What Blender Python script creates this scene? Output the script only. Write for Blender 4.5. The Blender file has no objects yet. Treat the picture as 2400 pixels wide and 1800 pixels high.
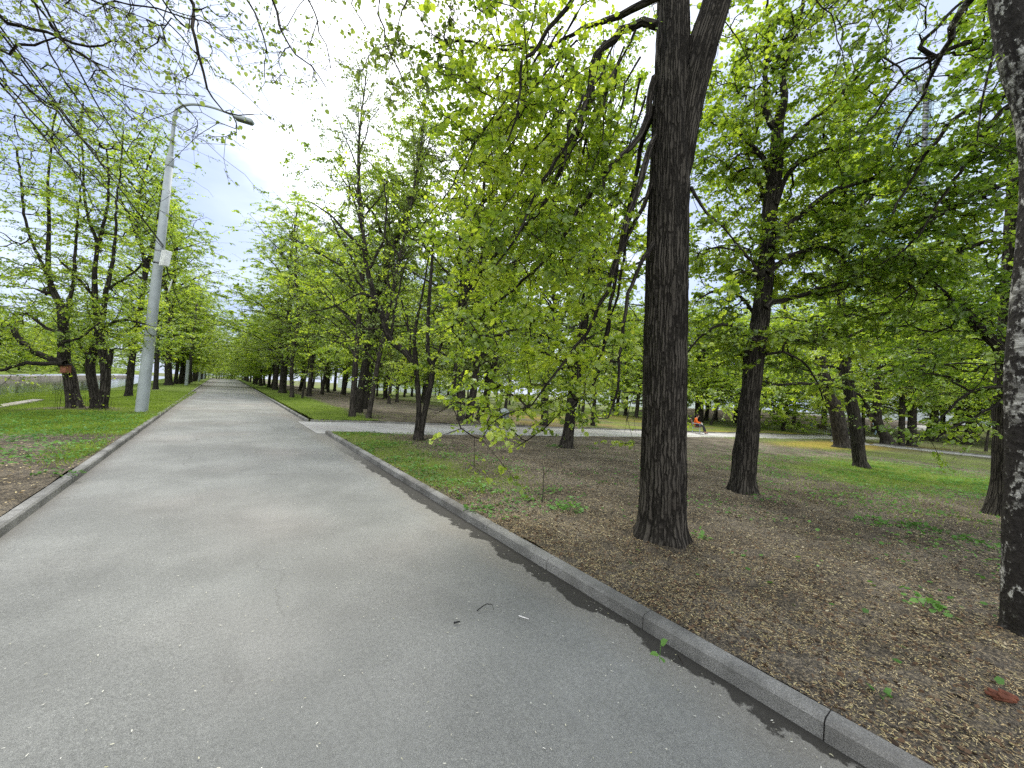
import bpy, math, random, time
import numpy as np
from mathutils import Vector, Matrix, noise
C = bpy.context.scene.collection
T0 = time.time()
pi = math.pi
rad = math.radians

# ------------------------------------------------------------------ camera
CAM_H, FPX = 1.55, 900.0                       # eye height (m), focal length in pixels of a 2400 px wide frame
ROLL = rad(3.5); PITCH = math.atan(22*math.cos(ROLL)/FPX)
Fv = np.array([0, math.cos(PITCH), math.sin(PITCH)])
_U = np.array([0, -math.sin(PITCH), math.cos(PITCH)]); _R = np.array([1., 0, 0])
Rv = _R*math.cos(ROLL)+_U*math.sin(ROLL); Uv = _U*math.cos(ROLL)-_R*math.sin(ROLL)
EYE = np.array([0, 0, CAM_H])
cd = bpy.data.cameras.new('camera'); cam = bpy.data.objects.new('camera', cd); C.objects.link(cam)
cd.sensor_width = 36; cd.lens = FPX/2400*36; cd.clip_start = .05; cd.clip_end = 5000
cam.matrix_world = Matrix(((Rv[0], Uv[0], -Fv[0], 0), (Rv[1], Uv[1], -Fv[1], 0), (Rv[2], Uv[2], -Fv[2], CAM_H), (0, 0, 0, 1)))
sc = bpy.context.scene; sc.camera = cam

# ------------------------------------------------------------------ world, sun, exposure
SUN_AZ, SUN_EL = rad(-14), rad(54)             # azimuth from +Y towards +X
sund = Vector((math.sin(SUN_AZ)*math.cos(SUN_EL), math.cos(SUN_AZ)*math.cos(SUN_EL), math.sin(SUN_EL)))
w = bpy.data.worlds.new('World'); sc.world = w; w.use_nodes = True
nt = w.node_tree; nt.nodes.clear(); N = nt.nodes.new; L = nt.links.new
out = N('ShaderNodeOutputWorld'); bg = N('ShaderNodeBackground'); bg.inputs['Strength'].default_value = 0.15
L(bg.outputs[0], out.inputs[0])
sky = N('ShaderNodeTexSky'); sky.sky_type = 'NISHITA'; sky.sun_disc = False
sky.sun_elevation = SUN_EL; sky.sun_rotation = SUN_AZ; sky.air_density = 1.0; sky.dust_density = 2.0
tc = N('ShaderNodeTexCoord')
mp = N('ShaderNodeMapping'); mp.inputs['Scale'].default_value = (1.0, 1.6, 3.2); mp.inputs['Rotation'].default_value = (0, 0.25, 0.5)
L(tc.outputs['Generated'], mp.inputs[0])
ns = N('ShaderNodeTexNoise'); ns.inputs['Scale'].default_value = 1.7; ns.inputs['Detail'].default_value = 7; ns.inputs['Roughness'].default_value = .52
L(mp.outputs[0], ns.inputs['Vector'])
cr = N('ShaderNodeValToRGB'); e = cr.color_ramp.elements; e[0].position = .34; e[0].color = (2.1, 2.65, 4.1, 1); e[1].position = .66; e[1].color = (3.7, 4.15, 5.2, 1)
L(ns.outputs['Fac'], cr.inputs[0])
dt = N('ShaderNodeVectorMath'); dt.operation = 'DOT_PRODUCT'; L(tc.outputs['Generated'], dt.inputs[0])
sd2 = Vector((-.10, .74, .66)).normalized(); dt.inputs[1].default_value = sd2
ns2 = N('ShaderNodeMath'); ns2.operation = 'MULTIPLY_ADD'; ns2.inputs[1].default_value = .35; L(ns.outputs['Fac'], ns2.inputs[0]); L(dt.outputs['Value'], ns2.inputs[2])
mr = N('ShaderNodeMapRange'); mr.interpolation_type = 'SMOOTHSTEP'; mr.inputs['From Min'].default_value = 1.02; mr.inputs['From Max'].default_value = 1.18
L(ns2.outputs[0], mr.inputs['Value'])
mx = N('ShaderNodeMix'); mx.data_type = 'RGBA'; L(mr.outputs[0], mx.inputs['Factor']); L(cr.outputs[0], mx.inputs['A']); mx.inputs['B'].default_value = (9.8, 10.2, 10.3, 1)
mx2 = N('ShaderNodeMix'); mx2.data_type = 'RGBA'; mx2.inputs['Factor'].default_value = .85; L(sky.outputs[0], mx2.inputs['A']); L(mx.outputs['Result'], mx2.inputs['B'])
sx_ = N('ShaderNodeSeparateXYZ'); L(tc.outputs['Generated'], sx_.inputs[0])          # added brightness in the unseen sky behind the viewer, lights trunk fronts and ground
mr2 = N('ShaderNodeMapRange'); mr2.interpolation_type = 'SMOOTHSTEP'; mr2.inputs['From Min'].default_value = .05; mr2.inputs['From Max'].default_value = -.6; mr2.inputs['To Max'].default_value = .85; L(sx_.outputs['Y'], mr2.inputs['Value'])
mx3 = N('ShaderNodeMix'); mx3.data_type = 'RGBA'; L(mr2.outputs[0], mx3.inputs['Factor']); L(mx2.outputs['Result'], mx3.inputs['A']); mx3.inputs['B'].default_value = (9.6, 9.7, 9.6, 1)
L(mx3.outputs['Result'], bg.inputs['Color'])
sl = bpy.data.lights.new('sun', 'SUN'); sl.energy = 2.9; sl.angle = rad(40); sl.color = (1, .96, .88)
so = bpy.data.objects.new('sun', sl); C.objects.link(so); so.rotation_euler = sund.to_track_quat('Z', 'Y').to_euler(); so.location = (0, 0, 40)
sc.view_settings.view_transform = 'Standard'; sc.view_settings.look = 'None'; sc.view_settings.gamma = 1; sc.view_settings.exposure = 0.75
sc.render.engine = 'CYCLES'
DENOISE = False; cy = sc.cycles; cy.max_bounces = 7; cy.diffuse_bounces = 4; cy.glossy_bounces = 2; cy.transmission_bounces = 5; cy.transparent_max_bounces = 4
cy.use_denoising = DENOISE; cy.caustics_reflective = False; cy.caustics_refractive = False; cy.sample_clamp_indirect = 6
try: cy.denoiser = 'OPENIMAGEDENOISE'
except Exception: pass

# ------------------------------------------------------------------ places
_v = Fv*FPX+Rv*(528-1200)+Uv*(900-881); DD = _v[:2]/np.linalg.norm(_v[:2]); NN = np.array([DD[1], -DD[0]])
TH = math.atan2(-DD[0], DD[1])                 # road direction: local Y along the road, local X across it
def CA(c, a, z=None):
    p = NN*c+DD*a
    return np.array([p[0], p[1], hgt(c, a) if z is None else z])
def sstep(t): t = min(max(t, 0), 1); return t*t*(3-2*t)
def hgt(c, a):                                 # the park falls gently away to the right, then rises in a bank
    z = -0.65*min(max((c-5)/28, 0), 1)
    u = (c-57-(a-4)*-.12)
    if a < 40: z += 1.35*sstep(u/9)
    if c < -6.2: z += 0
    return z
DSC = 1.0
def im(x, y, d):                               # a point d metres in front of the camera
    d = d*DSC; return EYE+(Fv*FPX+Rv*(x-1200)+Uv*(900-y))/FPX*d
def gnd(x, y, up=0.0):                         # the spot of ground seen at a place
    r = Fv*FPX+Rv*(x-1200)+Uv*(900-y); z = 0
    for _ in range(60):
        t = (z-CAM_H)/r[2]
        if t < 0: t = 300
        q = EYE+r*min(t, 300); z = .5*z+.5*(hgt(q[:2]@NN, q[:2]@DD)+up)
    return q
def dep(p): return float((np.asarray(p)-EYE)@Fv)

# ------------------------------------------------------------------ mesh helpers
def mesh(name, V, Fs, smooth=False):
    """V (n,3); Fs one (m,k) array or a list of faces"""
    me = bpy.data.meshes.new(name); V = np.asarray(V, np.float32)
    if isinstance(Fs, np.ndarray):
        m, k = Fs.shape; me.vertices.add(len(V)); me.vertices.foreach_set('co', V.ravel())
        me.loops.add(m*k); me.loops.foreach_set('vertex_index', Fs.astype(np.int32).ravel())
        me.polygons.add(m); me.polygons.foreach_set('loop_start', np.arange(0, m*k, k, dtype=np.int32))
        try: me.polygons.foreach_set('loop_total', np.full(m, k, np.int32))
        except Exception: pass
        me.update(calc_edges=True)
    else:
        me.from_pydata([tuple(map(float, v)) for v in V], [], Fs); me.update()
    if smooth: me.polygons.foreach_set('use_smooth', np.ones(len(me.polygons), bool))
    return me
def obj(name, me, mat=None, parent=None, loc=None, rz=None):
    o = bpy.data.objects.new(name, me); C.objects.link(o)
    if mat is not None and me is not None and not me.materials: me.materials.append(mat)
    if parent is not None: o.parent = parent
    if loc is not None: o.location = tuple(float(v) for v in loc)
    if rz is not None: o.rotation_euler = (0, 0, rz)
    return o
def tag(o, label=None, cat=None, group=None, kind=None):
    if label: o['label'] = label
    if cat: o['category'] = cat
    if group: o['group'] = group
    if kind: o['kind'] = kind
    return o
class MB:
    def __init__(s): s.v = []; s.f = []
    def add(s, V, Fs):
        b = len(s.v); s.v += [tuple(map(float, v)) for v in V]; s.f += [tuple(i+b for i in f) for f in Fs]
    def box(s, x0, x1, y0, y1, z0, z1, M=None, bev=0.0):
        b = min(bev, (x1-x0)*.45, (y1-y0)*.45, (z1-z0)*.45)
        V = []
        if b <= 0:
            V = [(x, y, z) for z in (z0, z1) for x, y in ((x0, y0), (x1, y0), (x1, y1), (x0, y1))]
            Fs = [(3, 2, 1, 0), (4, 5, 6, 7), (0, 1, 5, 4), (1, 2, 6, 5), (2, 3, 7, 6), (3, 0, 4, 7)]
        else:
            def ring(i, z): return [(x0+i+b, y0+i, z), (x1-i-b, y0+i, z), (x1-i, y0+i+b, z), (x1-i, y1-i-b, z), (x1-i-b, y1-i, z), (x0+i+b, y1-i, z), (x0+i, y1-i-b, z), (x0+i, y0+i+b, z)]
            V = ring(b*.7, z0)+ring(0, z0+b)+ring(0, z1-b)+ring(b*.7, z1)
            Fs = [tuple(range(7, -1, -1)), tuple(range(24, 32))]
            for r in range(3):
                for i in range(8): Fs.append((r*8+i, r*8+(i+1) % 8, r*8+8+(i+1) % 8, r*8+8+i))
        if M is not None: V = [M @ Vector(v) for v in V]
        s.add(V, Fs)
    def tube(s, P, R, k=8, caps=True):
        V, Fs = tube(P, R, k); s.add(V, [tuple(f) for f in Fs])
        if caps:
            n = len(P); s.f.append(tuple(len(s.v)-n*k+i for i in range(k-1, -1, -1))); s.f.append(tuple(len(s.v)-k+i for i in range(k)))
    def build(s, name, mat, parent=None, loc=None, rz=None, smooth=False):
        return obj(name, mesh(name, s.v, s.f, smooth), mat, parent, loc, rz)
def tube(P, R, k=6):
    P = np.asarray(P, float); n = len(P); R = np.broadcast_to(np.asarray(R, float), (n,))
    t = np.gradient(P, axis=0); t /= np.linalg.norm(t, axis=1)[:, None]+1e-9
    m = P[-1]-P[0]; m = m/(np.linalg.norm(m)+1e-9)
    ref = np.zeros(3); ref[int(np.argmin(abs(m)))] = 1
    u = np.cross(t, ref); u /= np.linalg.norm(u, axis=1)[:, None]+1e-9; v = np.cross(t, u)
    a = np.arange(k)*2*pi/k
    V = (P[:, None]+R[:, None, None]*(np.cos(a)[None, :, None]*u[:, None]+np.sin(a)[None, :, None]*v[:, None])).reshape(-1, 3)
    i = np.arange(n-1)[:, None]*k; j = np.arange(k)[None]; j2 = (j+1) % k
    Fs = np.stack([i+j, i+j2, i+k+j2, i+k+j], -1).reshape(-1, 4)
    return V, Fs
def barkco(P, R, k):
    P = np.asarray(P, float); n = len(P); l = np.r_[0, np.cumsum(np.linalg.norm(np.diff(P, axis=0), axis=1))]; r0 = float(np.median(np.broadcast_to(R, (n,)))); a = np.arange(k)*2*pi/k; o = (P[0][0]*7.3+P[0][2]*3.1) % 50
    return np.stack([np.broadcast_to(np.cos(a)*r0+o, (n, k)), np.broadcast_to(np.sin(a)*r0, (n, k)), np.broadcast_to(l[:, None]+P[0][2], (n, k))], -1).reshape(-1, 3)
class Tubes:
    def __init__(s): s.V = []; s.F = []; s.n = 0; s.B = []
    def add(s, P, R, k, bark=False):
        V, Fs = tube(P, R, k); s.raw(V, Fs, barkco(P, R, k) if bark else None)
    def raw(s, V, Fs, B=None): s.V.append(V); s.F.append(Fs+s.n); s.n += len(V); s.B.append(B)
    def mesh(s, name, smooth=True):
        me = mesh(name, np.concatenate(s.V), np.concatenate(s.F), smooth)
        if all(b is not None for b in s.B): at = me.attributes.new('bark', 'FLOAT_VECTOR', 'POINT'); at.data.foreach_set('vector', np.concatenate(s.B).astype(np.float32).ravel())
        return me
def resample(P, R, step):
    P = np.asarray(P, float); R = np.asarray(R, float)
    d = np.r_[0, np.cumsum(np.linalg.norm(np.diff(P, axis=0), axis=1))]; n = max(2, int(d[-1]/step)+1)
    # Catmull-Rom through the points
    s = np.linspace(0, d[-1], n); o = np.empty((n, 3)); idx = np.clip(np.searchsorted(d, s, side='right')-1, 0, len(P)-2)
    PP = np.vstack([2*P[0]-P[1], P, 2*P[-1]-P[-2]]); t = ((s-d[idx])/np.maximum(d[idx+1]-d[idx], 1e-9))[:, None]
    p0, p1, p2, p3 = PP[idx], PP[idx+1], PP[idx+2], PP[idx+3]
    o = .5*((2*p1)+(-p0+p2)*t+(2*p0-5*p1+4*p2-p3)*t**2+(-p0+3*p1-3*p2+p3)*t**3)
    return o, np.interp(s, d, R)

# ------------------------------------------------------------------ materials
def mat(name): 
    m = bpy.data.materials.new(name); m.use_nodes = True; t = m.node_tree
    for n in list(t.nodes): t.nodes.remove(n)
    o = t.nodes.new('ShaderNodeOutputMaterial'); return m, t, o
class G:
    def __init__(s, t): s.t = t
    def n(s, typ, **kw):
        x = s.t.nodes.new('ShaderNode'+typ)
        for k, v in kw.items():
            if k.startswith('i_'): x.inputs[k[2:].replace('_', ' ')].default_value = v
            else: setattr(x, k, v)
        return x
    def l(s, a, b): s.t.links.new(a, b)
    def noise(s, vec, scale, detail=4, rough=.55, dim='3D'):
        x = s.n('TexNoise'); x.inputs['Scale'].default_value = scale; x.inputs['Detail'].default_value = detail; x.inputs['Roughness'].default_value = rough
        if vec is not None: s.l(vec, x.inputs['Vector'])
        return x.outputs['Fac']
    def ramp(s, fac, stops):
        x = s.n('ValToRGB'); r = x.color_ramp
        while len(r.elements) < len(stops): r.elements.new(.5)
        for e_, (p, c) in zip(r.elements, stops): e_.position = p; e_.color = (*c, 1) if len(c) == 3 else c
        s.l(fac, x.inputs[0]); return x.outputs[0]
    def step(s, v, lo, hi):
        x = s.n('MapRange'); x.interpolation_type = 'SMOOTHSTEP'; x.inputs['From Min'].default_value = lo; x.inputs['From Max'].default_value = hi; s.l(v, x.inputs['Value']); return x.outputs[0]
    def mix(s, f, a, b, mode='MIX'):
        x = s.n('Mix', data_type='RGBA', blend_type=mode)
        for k, v in (('Factor', f), ('A', a), ('B', b)):
            if isinstance(v, (int, float)): x.inputs[k].default_value = v
            elif isinstance(v, tuple): x.inputs[k].default_value = (*v, 1)
            else: s.l(v, x.inputs[k])
        return x.outputs['Result']
    def math(s, op, a, b=0.0, c=None):
        x = s.n('Math', operation=op)
        for i, v in enumerate((a, b, c)):
            if v is None: continue
            if isinstance(v, (int, float)): x.inputs[i].default_value = v
            else: s.l(v, x.inputs[i])
        return x.outputs[0]
    def map(s, vec, scale=(1, 1, 1), rot=(0, 0, 0)):
        x = s.n('Mapping'); x.inputs['Scale'].default_value = scale; x.inputs['Rotation'].default_value = rot; s.l(vec, x.inputs[0]); return x.outputs[0]
    def bump(s, h, dist=.01, strength=1.0):
        x = s.n('Bump'); x.inputs['Distance'].default_value = dist; x.inputs['Strength'].default_value = strength; s.l(h, x.inputs['Height']); return x.outputs[0]
    def bsdf(s, out, col, rough=.7, bump=None, spec=.3, metal=0):
        b = s.n('BsdfPrincipled')
        if isinstance(col, tuple): b.inputs['Base Color'].default_value = (*col, 1)
        else: s.l(col, b.inputs['Base Color'])
        if isinstance(rough, (int, float)): b.inputs['Roughness'].default_value = rough
        else: s.l(rough, b.inputs['Roughness'])
        b.inputs['Specular IOR Level'].default_value = spec; b.inputs['Metallic'].default_value = metal
        if bump is not None: s.l(bump, b.inputs['Normal'])
        s.l(b.outputs[0], out.inputs['Surface']); return b
def plain(name, col, rough=.6, var=.25, scale=6, spec=.3, metal=0, bump=.002):
    m, t, o = mat(name); g = G(t); oc = g.n('TexCoord').outputs['Object']
    f = g.noise(oc, scale, 5, .6); f2 = g.noise(oc, scale*9, 3)
    c = g.mix(g.step(f, .3, .7), tuple(x*(1-var) for x in col), tuple(min(1, x*(1+var*.6)) for x in col))
    c = g.mix(g.math('MULTIPLY', g.step(f2, .45, .75), .35), c, tuple(x*.7 for x in col))
    g.bsdf(o, c, rough, g.bump(f2, bump), spec, metal); return m
def leaf_mat(name, dark, mid, light, trans=.5, tcol=None, gloss=.06):
    m, t, o = mat(name); g = G(t)
    ri = g.n('NewGeometry').outputs['Random Per Island']; gp = g.n('NewGeometry').outputs['Position']; oi = g.n('ObjectInfo').outputs['Random']
    cl = g.noise(gp, 1.1, 3)
    v = g.math('ADD', g.math('MULTIPLY', ri, .42), g.math('MULTIPLY', g.step(cl, .35, .65), .5)); v = g.math('ADD', v, g.math('MULTIPLY', oi, .12))
    col = g.ramp(v, [(.08, dark), (.5, mid), (.95, light)])
    d = g.n('BsdfDiffuse'); g.l(col, d.inputs[0])
    tr = g.n('BsdfTranslucent'); g.l(g.mix(1.0, col, tcol or (1.75, 1.75, .9), 'MULTIPLY'), tr.inputs[0])
    ms = g.n('MixShader'); ms.inputs[0].default_value = trans; g.l(d.outputs[0], ms.inputs[1]); g.l(tr.outputs[0], ms.inputs[2])
    gl = g.n('BsdfGlossy'); gl.inputs['Roughness'].default_value = .42; gl.inputs['Color'].default_value = (.9, .95, .9, 1)
    m2 = g.n('MixShader'); m2.inputs[0].default_value = gloss; g.l(ms.outputs[0], m2.inputs[1]); g.l(gl.outputs[0], m2.inputs[2]); g.l(m2.outputs[0], o.inputs['Surface'])
    return m
LEAF = leaf_mat('linden_leaves', (.07, .125, .016), (.215, .31, .030), (.46, .54, .07), .56)
LEAF_D = leaf_mat('dark_linden_leaves', (.055, .11, .014), (.16, .26, .026), (.31, .41, .05), .54)
LEAF_P = leaf_mat('pale_young_leaves', (.10, .15, .03), (.17, .235, .055), (.27, .34, .09), .45)
def bark_mat(name, dark, light, sc_=1.0, fiss=.022, moss=0):
    m, t, o = mat(name); g = G(t); oc = g.n('Attribute', attribute_name='bark').outputs['Vector']
    v = g.map(oc, (1, 1, .045)); wob = g.noise(oc, 2.2*sc_, 3)
    vor = g.n('TexVoronoi', feature='DISTANCE_TO_EDGE'); vor.inputs['Scale'].default_value = 44*sc_; vor.inputs['Randomness'].default_value = .9
    add = g.n('VectorMath', operation='ADD'); g.l(v, add.inputs[0]); sca = g.n('VectorMath', operation='SCALE'); sca.inputs['Scale'].default_value = .022
    nc = g.n('TexNoise'); nc.inputs['Scale'].default_value = 9; g.l(oc, nc.inputs['Vector']); g.l(nc.outputs['Color'], sca.inputs[0]); g.l(sca.outputs[0], add.inputs[1]); g.l(add.outputs[0], vor.inputs['Vector'])
    ridge = g.step(vor.outputs['Distance'], .0, .22); fine = g.noise(g.map(oc, (1, 1, .35)), 60*sc_, 4, .7)
    h = g.math('ADD', ridge, g.math('MULTIPLY', fine, .5))
    c = g.mix(ridge, dark, light); c = g.mix(g.math('MULTIPLY', g.step(fine, .4, .7), .5), c, tuple(x*.5 for x in light)); c = g.mix(g.step(wob, .35, .75), c, g.mix(.5, c, dark))
    if moss: c = g.mix(g.math('MULTIPLY', g.step(g.noise(oc, 1.3, 4), .5, .65), moss), c, (.05, .055, .03))
    g.bsdf(o, c, .95, g.bump(h, fiss, .9), .1); return m
BARK = bark_mat('linden_bark', (.014, .0125, .011), (.080, .072, .062))
BARK_G = bark_mat('grey_bark', (.018, .016, .014), (.105, .092, .08), .8, .015)
TWIG = plain('twig_bark', (.03, .025, .021), .9, .3, 4, .1)
def birch_mat():
    m, t, o = mat('birch_bark'); g = G(t); oc = g.n('Attribute', attribute_name='bark').outputs['Vector']
    big = g.noise(g.map(oc, (1, 1, .55)), 7.0, 5, .62); band = g.noise(g.map(oc, (1, 1, 3.2)), 8, 5, .65); spk = g.noise(g.map(oc, (1, 1, .5)), 38, 3, .6)
    z = g.n('SeparateXYZ'); g.l(oc, z.inputs[0])
    zb = g.math('MULTIPLY', g.step(z.outputs['Z'], .2, 3.6), .045)
    mask = g.step(g.math('ADD', g.math('ADD', g.math('MULTIPLY', big, .55), g.math('MULTIPLY', spk, .42)), zb), .52, .585)
    mask = g.math('MULTIPLY', mask, g.step(z.outputs['Z'], -.05, .35))
    white = g.mix(g.step(band, .42, .62), (.14, .135, .125), (.52, .51, .48)); blk = g.mix(spk, (.006, .005, .005), (.045, .04, .036))
    c = g.mix(mask, blk, white); h = g.math('ADD', g.math('MULTIPLY', mask, .3), spk)
    g.bsdf(o, c, .85, g.bump(h, .018), .2); return m
BIRCH = birch_mat()

def asphalt(name, base, stain=True, gk=1.0):
    m, t, o = mat(name); g = G(t); oc = g.n('TexCoord').outputs['Object']; s = g.n('SeparateXYZ'); g.l(oc, s.inputs[0]); X, Y = s.outputs['X'], s.outputs['Y']
    grain = g.noise(oc, 240, 3, .9); grain2 = g.noise(oc, 45, 3, .7); blot = g.noise(oc, .55, 5, .6); blot2 = g.noise(g.map(oc, (1, .35, 1)), 1.6, 4, .6)
    c = g.mix(g.step(blot, .3, .72), tuple(x*.76 for x in base), tuple(x*1.16 for x in base))
    c = g.mix(g.math('MULTIPLY', g.step(blot2, .5, .75), .45), c, tuple(x*.72 for x in base))
    c = g.mix(gk, c, g.ramp(grain, [(.33, (.4, .4, .4)), (.47, (.9, .9, .9)), (.57, (1.1, 1.1, 1.1)), (.68, (2.0, 2.0, 1.95))]), 'MULTIPLY')
    c = g.mix(.35, c, g.ramp(grain2, [(.32, (.6, .6, .6)), (.68, (1.38, 1.38, 1.38))]), 'MULTIPLY')
    tint = g.noise(oc, .3, 2); c = g.mix(g.math('MULTIPLY', g.step(tint, .45, .7), .5), c, g.mix(1.0, c, (1.08, .97, .94), 'MULTIPLY'))
    if stain:
        wv = g.noise(oc, 3.2, 7, .68); edge = g.math('ADD', X, g.math('MULTIPLY', wv, .42))       # damp dirt along the right kerb
        band = g.noise(g.map(oc, (0, 1, 0)), .33, 3)
        e1 = g.math('ADD', edge, g.math('MULTIPLY', band, .5))
        fade = g.math('SUBTRACT', 1.0, g.step(Y, 6.5, 11))
        st = g.math('MULTIPLY', g.step(e1, 2.70, 2.72), fade)
        du = g.math('MULTIPLY', g.step(e1, 2.35, 2.7), .3); c = g.mix(du, c, (.22, .19, .15)); c = g.mix(g.math('MULTIPLY', st, .92), c, (.030, .028, .024))
        le = g.step(g.math('SUBTRACT', g.math('MULTIPLY', wv, .3), X), 1.45, 1.75); c = g.mix(g.math('MULTIPLY', le, .45), c, (.14, .12, .105))
        # meandering crack
        wr = g.noise(g.map(oc, (0, 1, 0)), 1.1, 6, .6); cx = g.math('ABSOLUTE', g.math('SUBTRACT', g.math('SUBTRACT', X, g.math('MULTIPLY', wr, .9)), -.05))
        ck = g.math('MULTIPLY', g.math('SUBTRACT', 1.0, g.step(cx, .003, .012)), g.math('MULTIPLY', g.step(g.noise(g.map(oc, (0, 1, 0)), .5, 3), .48, .6), .26)); c = g.mix(ck, c, (.05, .045, .04))
    vor = g.n('TexVoronoi', feature='DISTANCE_TO_EDGE'); vor.inputs['Scale'].default_value = .23
    ad = g.n('VectorMath', operation='ADD'); nz = g.n('TexNoise'); nz.inputs['Scale'].default_value = 1.3; nz.inputs['Detail'].default_value = 6; g.l(oc, nz.inputs['Vector']); g.l(oc, ad.inputs[0]); g.l(nz.outputs['Color'], ad.inputs[1]); g.l(ad.outputs[0], vor.inputs['Vector'])
    ck2 = g.math('MULTIPLY', g.math('SUBTRACT', 1.0, g.step(vor.outputs['Distance'], .0, .006)), g.math('MULTIPLY', g.step(g.noise(oc, .4, 3), .5, .6), .5)); c = g.mix(ck2, c, (.07, .065, .06))
    g.bsdf(o, c, .82, g.bump(grain, .004, .7), .28); return m
ASPH = asphalt('asphalt', (.222, .225, .212)); ASPH2 = asphalt('pale_asphalt', (.42, .41, .39), False, .45)
def kerb_mat():
    m, t, o = mat('kerb_concrete'); g = G(t); oc = g.n('TexCoord').outputs['Object']; gr = g.noise(oc, 150, 3, .7); bl = g.noise(oc, 2.2, 5, .65)
    c = g.mix(g.step(bl, .3, .7), (.14, .138, .13), (.30, .295, .28)); c = g.mix(1.0, c, g.ramp(gr, [(.3, (.6, .6, .6)), (.55, (1, 1, 1)), (.75, (1.6, 1.6, 1.6))]), 'MULTIPLY')
    c = g.mix(g.math('MULTIPLY', g.step(g.noise(oc, .7, 4), .52, .62), .35), c, (.09, .08, .07))
    g.bsdf(o, c, .9, g.bump(g.math('ADD', gr, bl), .006), .2); return m
KERB = kerb_mat()
def ground_mat():
    m, t, o = mat('park_soil_and_grass'); g = G(t); oc = g.n('TexCoord').outputs['Object']
    ag = g.n('Attribute', attribute_name='grass').outputs['Fac']; ah = g.n('Attribute', attribute_name='husk').outputs['Fac']
    n1 = g.noise(oc, 1.1, 6, .6); n2 = g.noise(oc, 14, 5, .7); n3 = g.noise(oc, 60, 3, .7); n4 = g.noise(oc, .35, 4, .6)
    soil = g.mix(g.step(n1, .35, .68), (.098, .085, .069), (.195, .172, .143)); soil = g.mix(1.0, soil, g.ramp(n2, [(.3, (.5, .5, .5)), (.55, (1, 1, 1)), (.75, (1.5, 1.45, 1.3))]), 'MULTIPLY')
    soil = g.mix(1.0, soil, g.ramp(n3, [(.35, (.45, .45, .45)), (.52, (1, 1, 1)), (.64, (2.6, 2.4, 1.9))]), 'MULTIPLY')
    grass = g.mix(g.step(n2, .35, .7), (.10, .14, .028), (.19, .26, .05)); grass = g.mix(g.step(n4, .4, .65), grass, (.11, .15, .03)); grass = g.mix(1.0, grass, g.ramp(n3, [(.3, (.6, .6, .6)), (.7, (1.5, 1.5, 1.4))]), 'MULTIPLY')
    gm = g.step(g.math('ADD', g.math('MULTIPLY', ag, .9), g.math('ADD', g.math('MULTIPLY', n1, .45), g.math('MULTIPLY', n2, .35))), .74, .98)
    c = g.mix(gm, soil, grass)
    hm = g.math('MULTIPLY', g.step(g.math('ADD', g.math('MULTIPLY', ah, .8), g.math('MULTIPLY', n2, .5)), .5, .95), .8); c = g.mix(hm, c, (.34, .25, .055))
    g.bsdf(o, c, .97, g.bump(g.math('ADD', n2, n3), .03), .08); return m
GROUND = ground_mat()
def water_mat():
    m, t, o = mat('pond_water'); g = G(t); oc = g.n('TexCoord').outputs['Object']; h = g.noise(g.map(oc, (1, .5, 1)), 2.2, 3, .5); h2 = g.noise(oc, .6, 2)
    b = g.bsdf(o, (.03, .045, .03), .05, g.bump(g.math('ADD', h, h2), .018), .6); b.inputs['IOR'].default_value = 1.33; return m
WATER = water_mat()
M_post = plain('painted_concrete_post', (.36, .40, .42), .6, .14, 3); M_metal = plain('grey_metal', (.22, .23, .24), .45, .2, 6, .5, .6)
M_dark = plain('dark_rubber', (.015, .015, .016), .6, .2); M_white = plain('white_box', (.8, .82, .82), .5, .15, 5); M_wood = plain('weathered_wood_pole', (.055, .05, .045), .9, .3, 4)
M_lens = plain('lamp_glass', (.08, .08, .09), .2, .1, 5, .6); M_red = plain('red_brown_slat', (.16, .035, .025), .6, .25, 5); M_browns = plain('brown_slat', (.11, .085, .07), .7, .25, 5)
M_orange = plain('orange_jacket', (.85, .16, .02), .8, .2, 6); M_skin = plain('skin', (.5, .28, .2), .6, .1); M_hair = plain('dark_hair', (.02, .014, .01), .7, .2); M_jeans = plain('blue_jeans', (.12, .19, .34), .85, .25)
M_trous = plain('dark_trousers', (.035, .035, .045), .85, .25); M_cloth = plain('white_cloth', (.72, .7, .68), .85, .1); M_navy = plain('navy_top', (.02, .025, .05), .85, .2); M_shoe = plain('black_shoe', (.012, .012, .012), .6, .2)
M_stone = plain('pale_pond_stone', (.42, .38, .34), .9, .35, 1.6, .2, 0, .01); M_wall = plain('pale_wall_plaster', (.62, .68, .68), .85, .1, .5); M_bin = plain('grey_bin_sheet', (.12, .14, .15), .6, .2); M_bird = plain('birdhouse_board', (.36, .15, .10), .8, .25)
M_lightblue = plain('light_blue_cloth', (.38, .52, .72), .85, .15)

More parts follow.
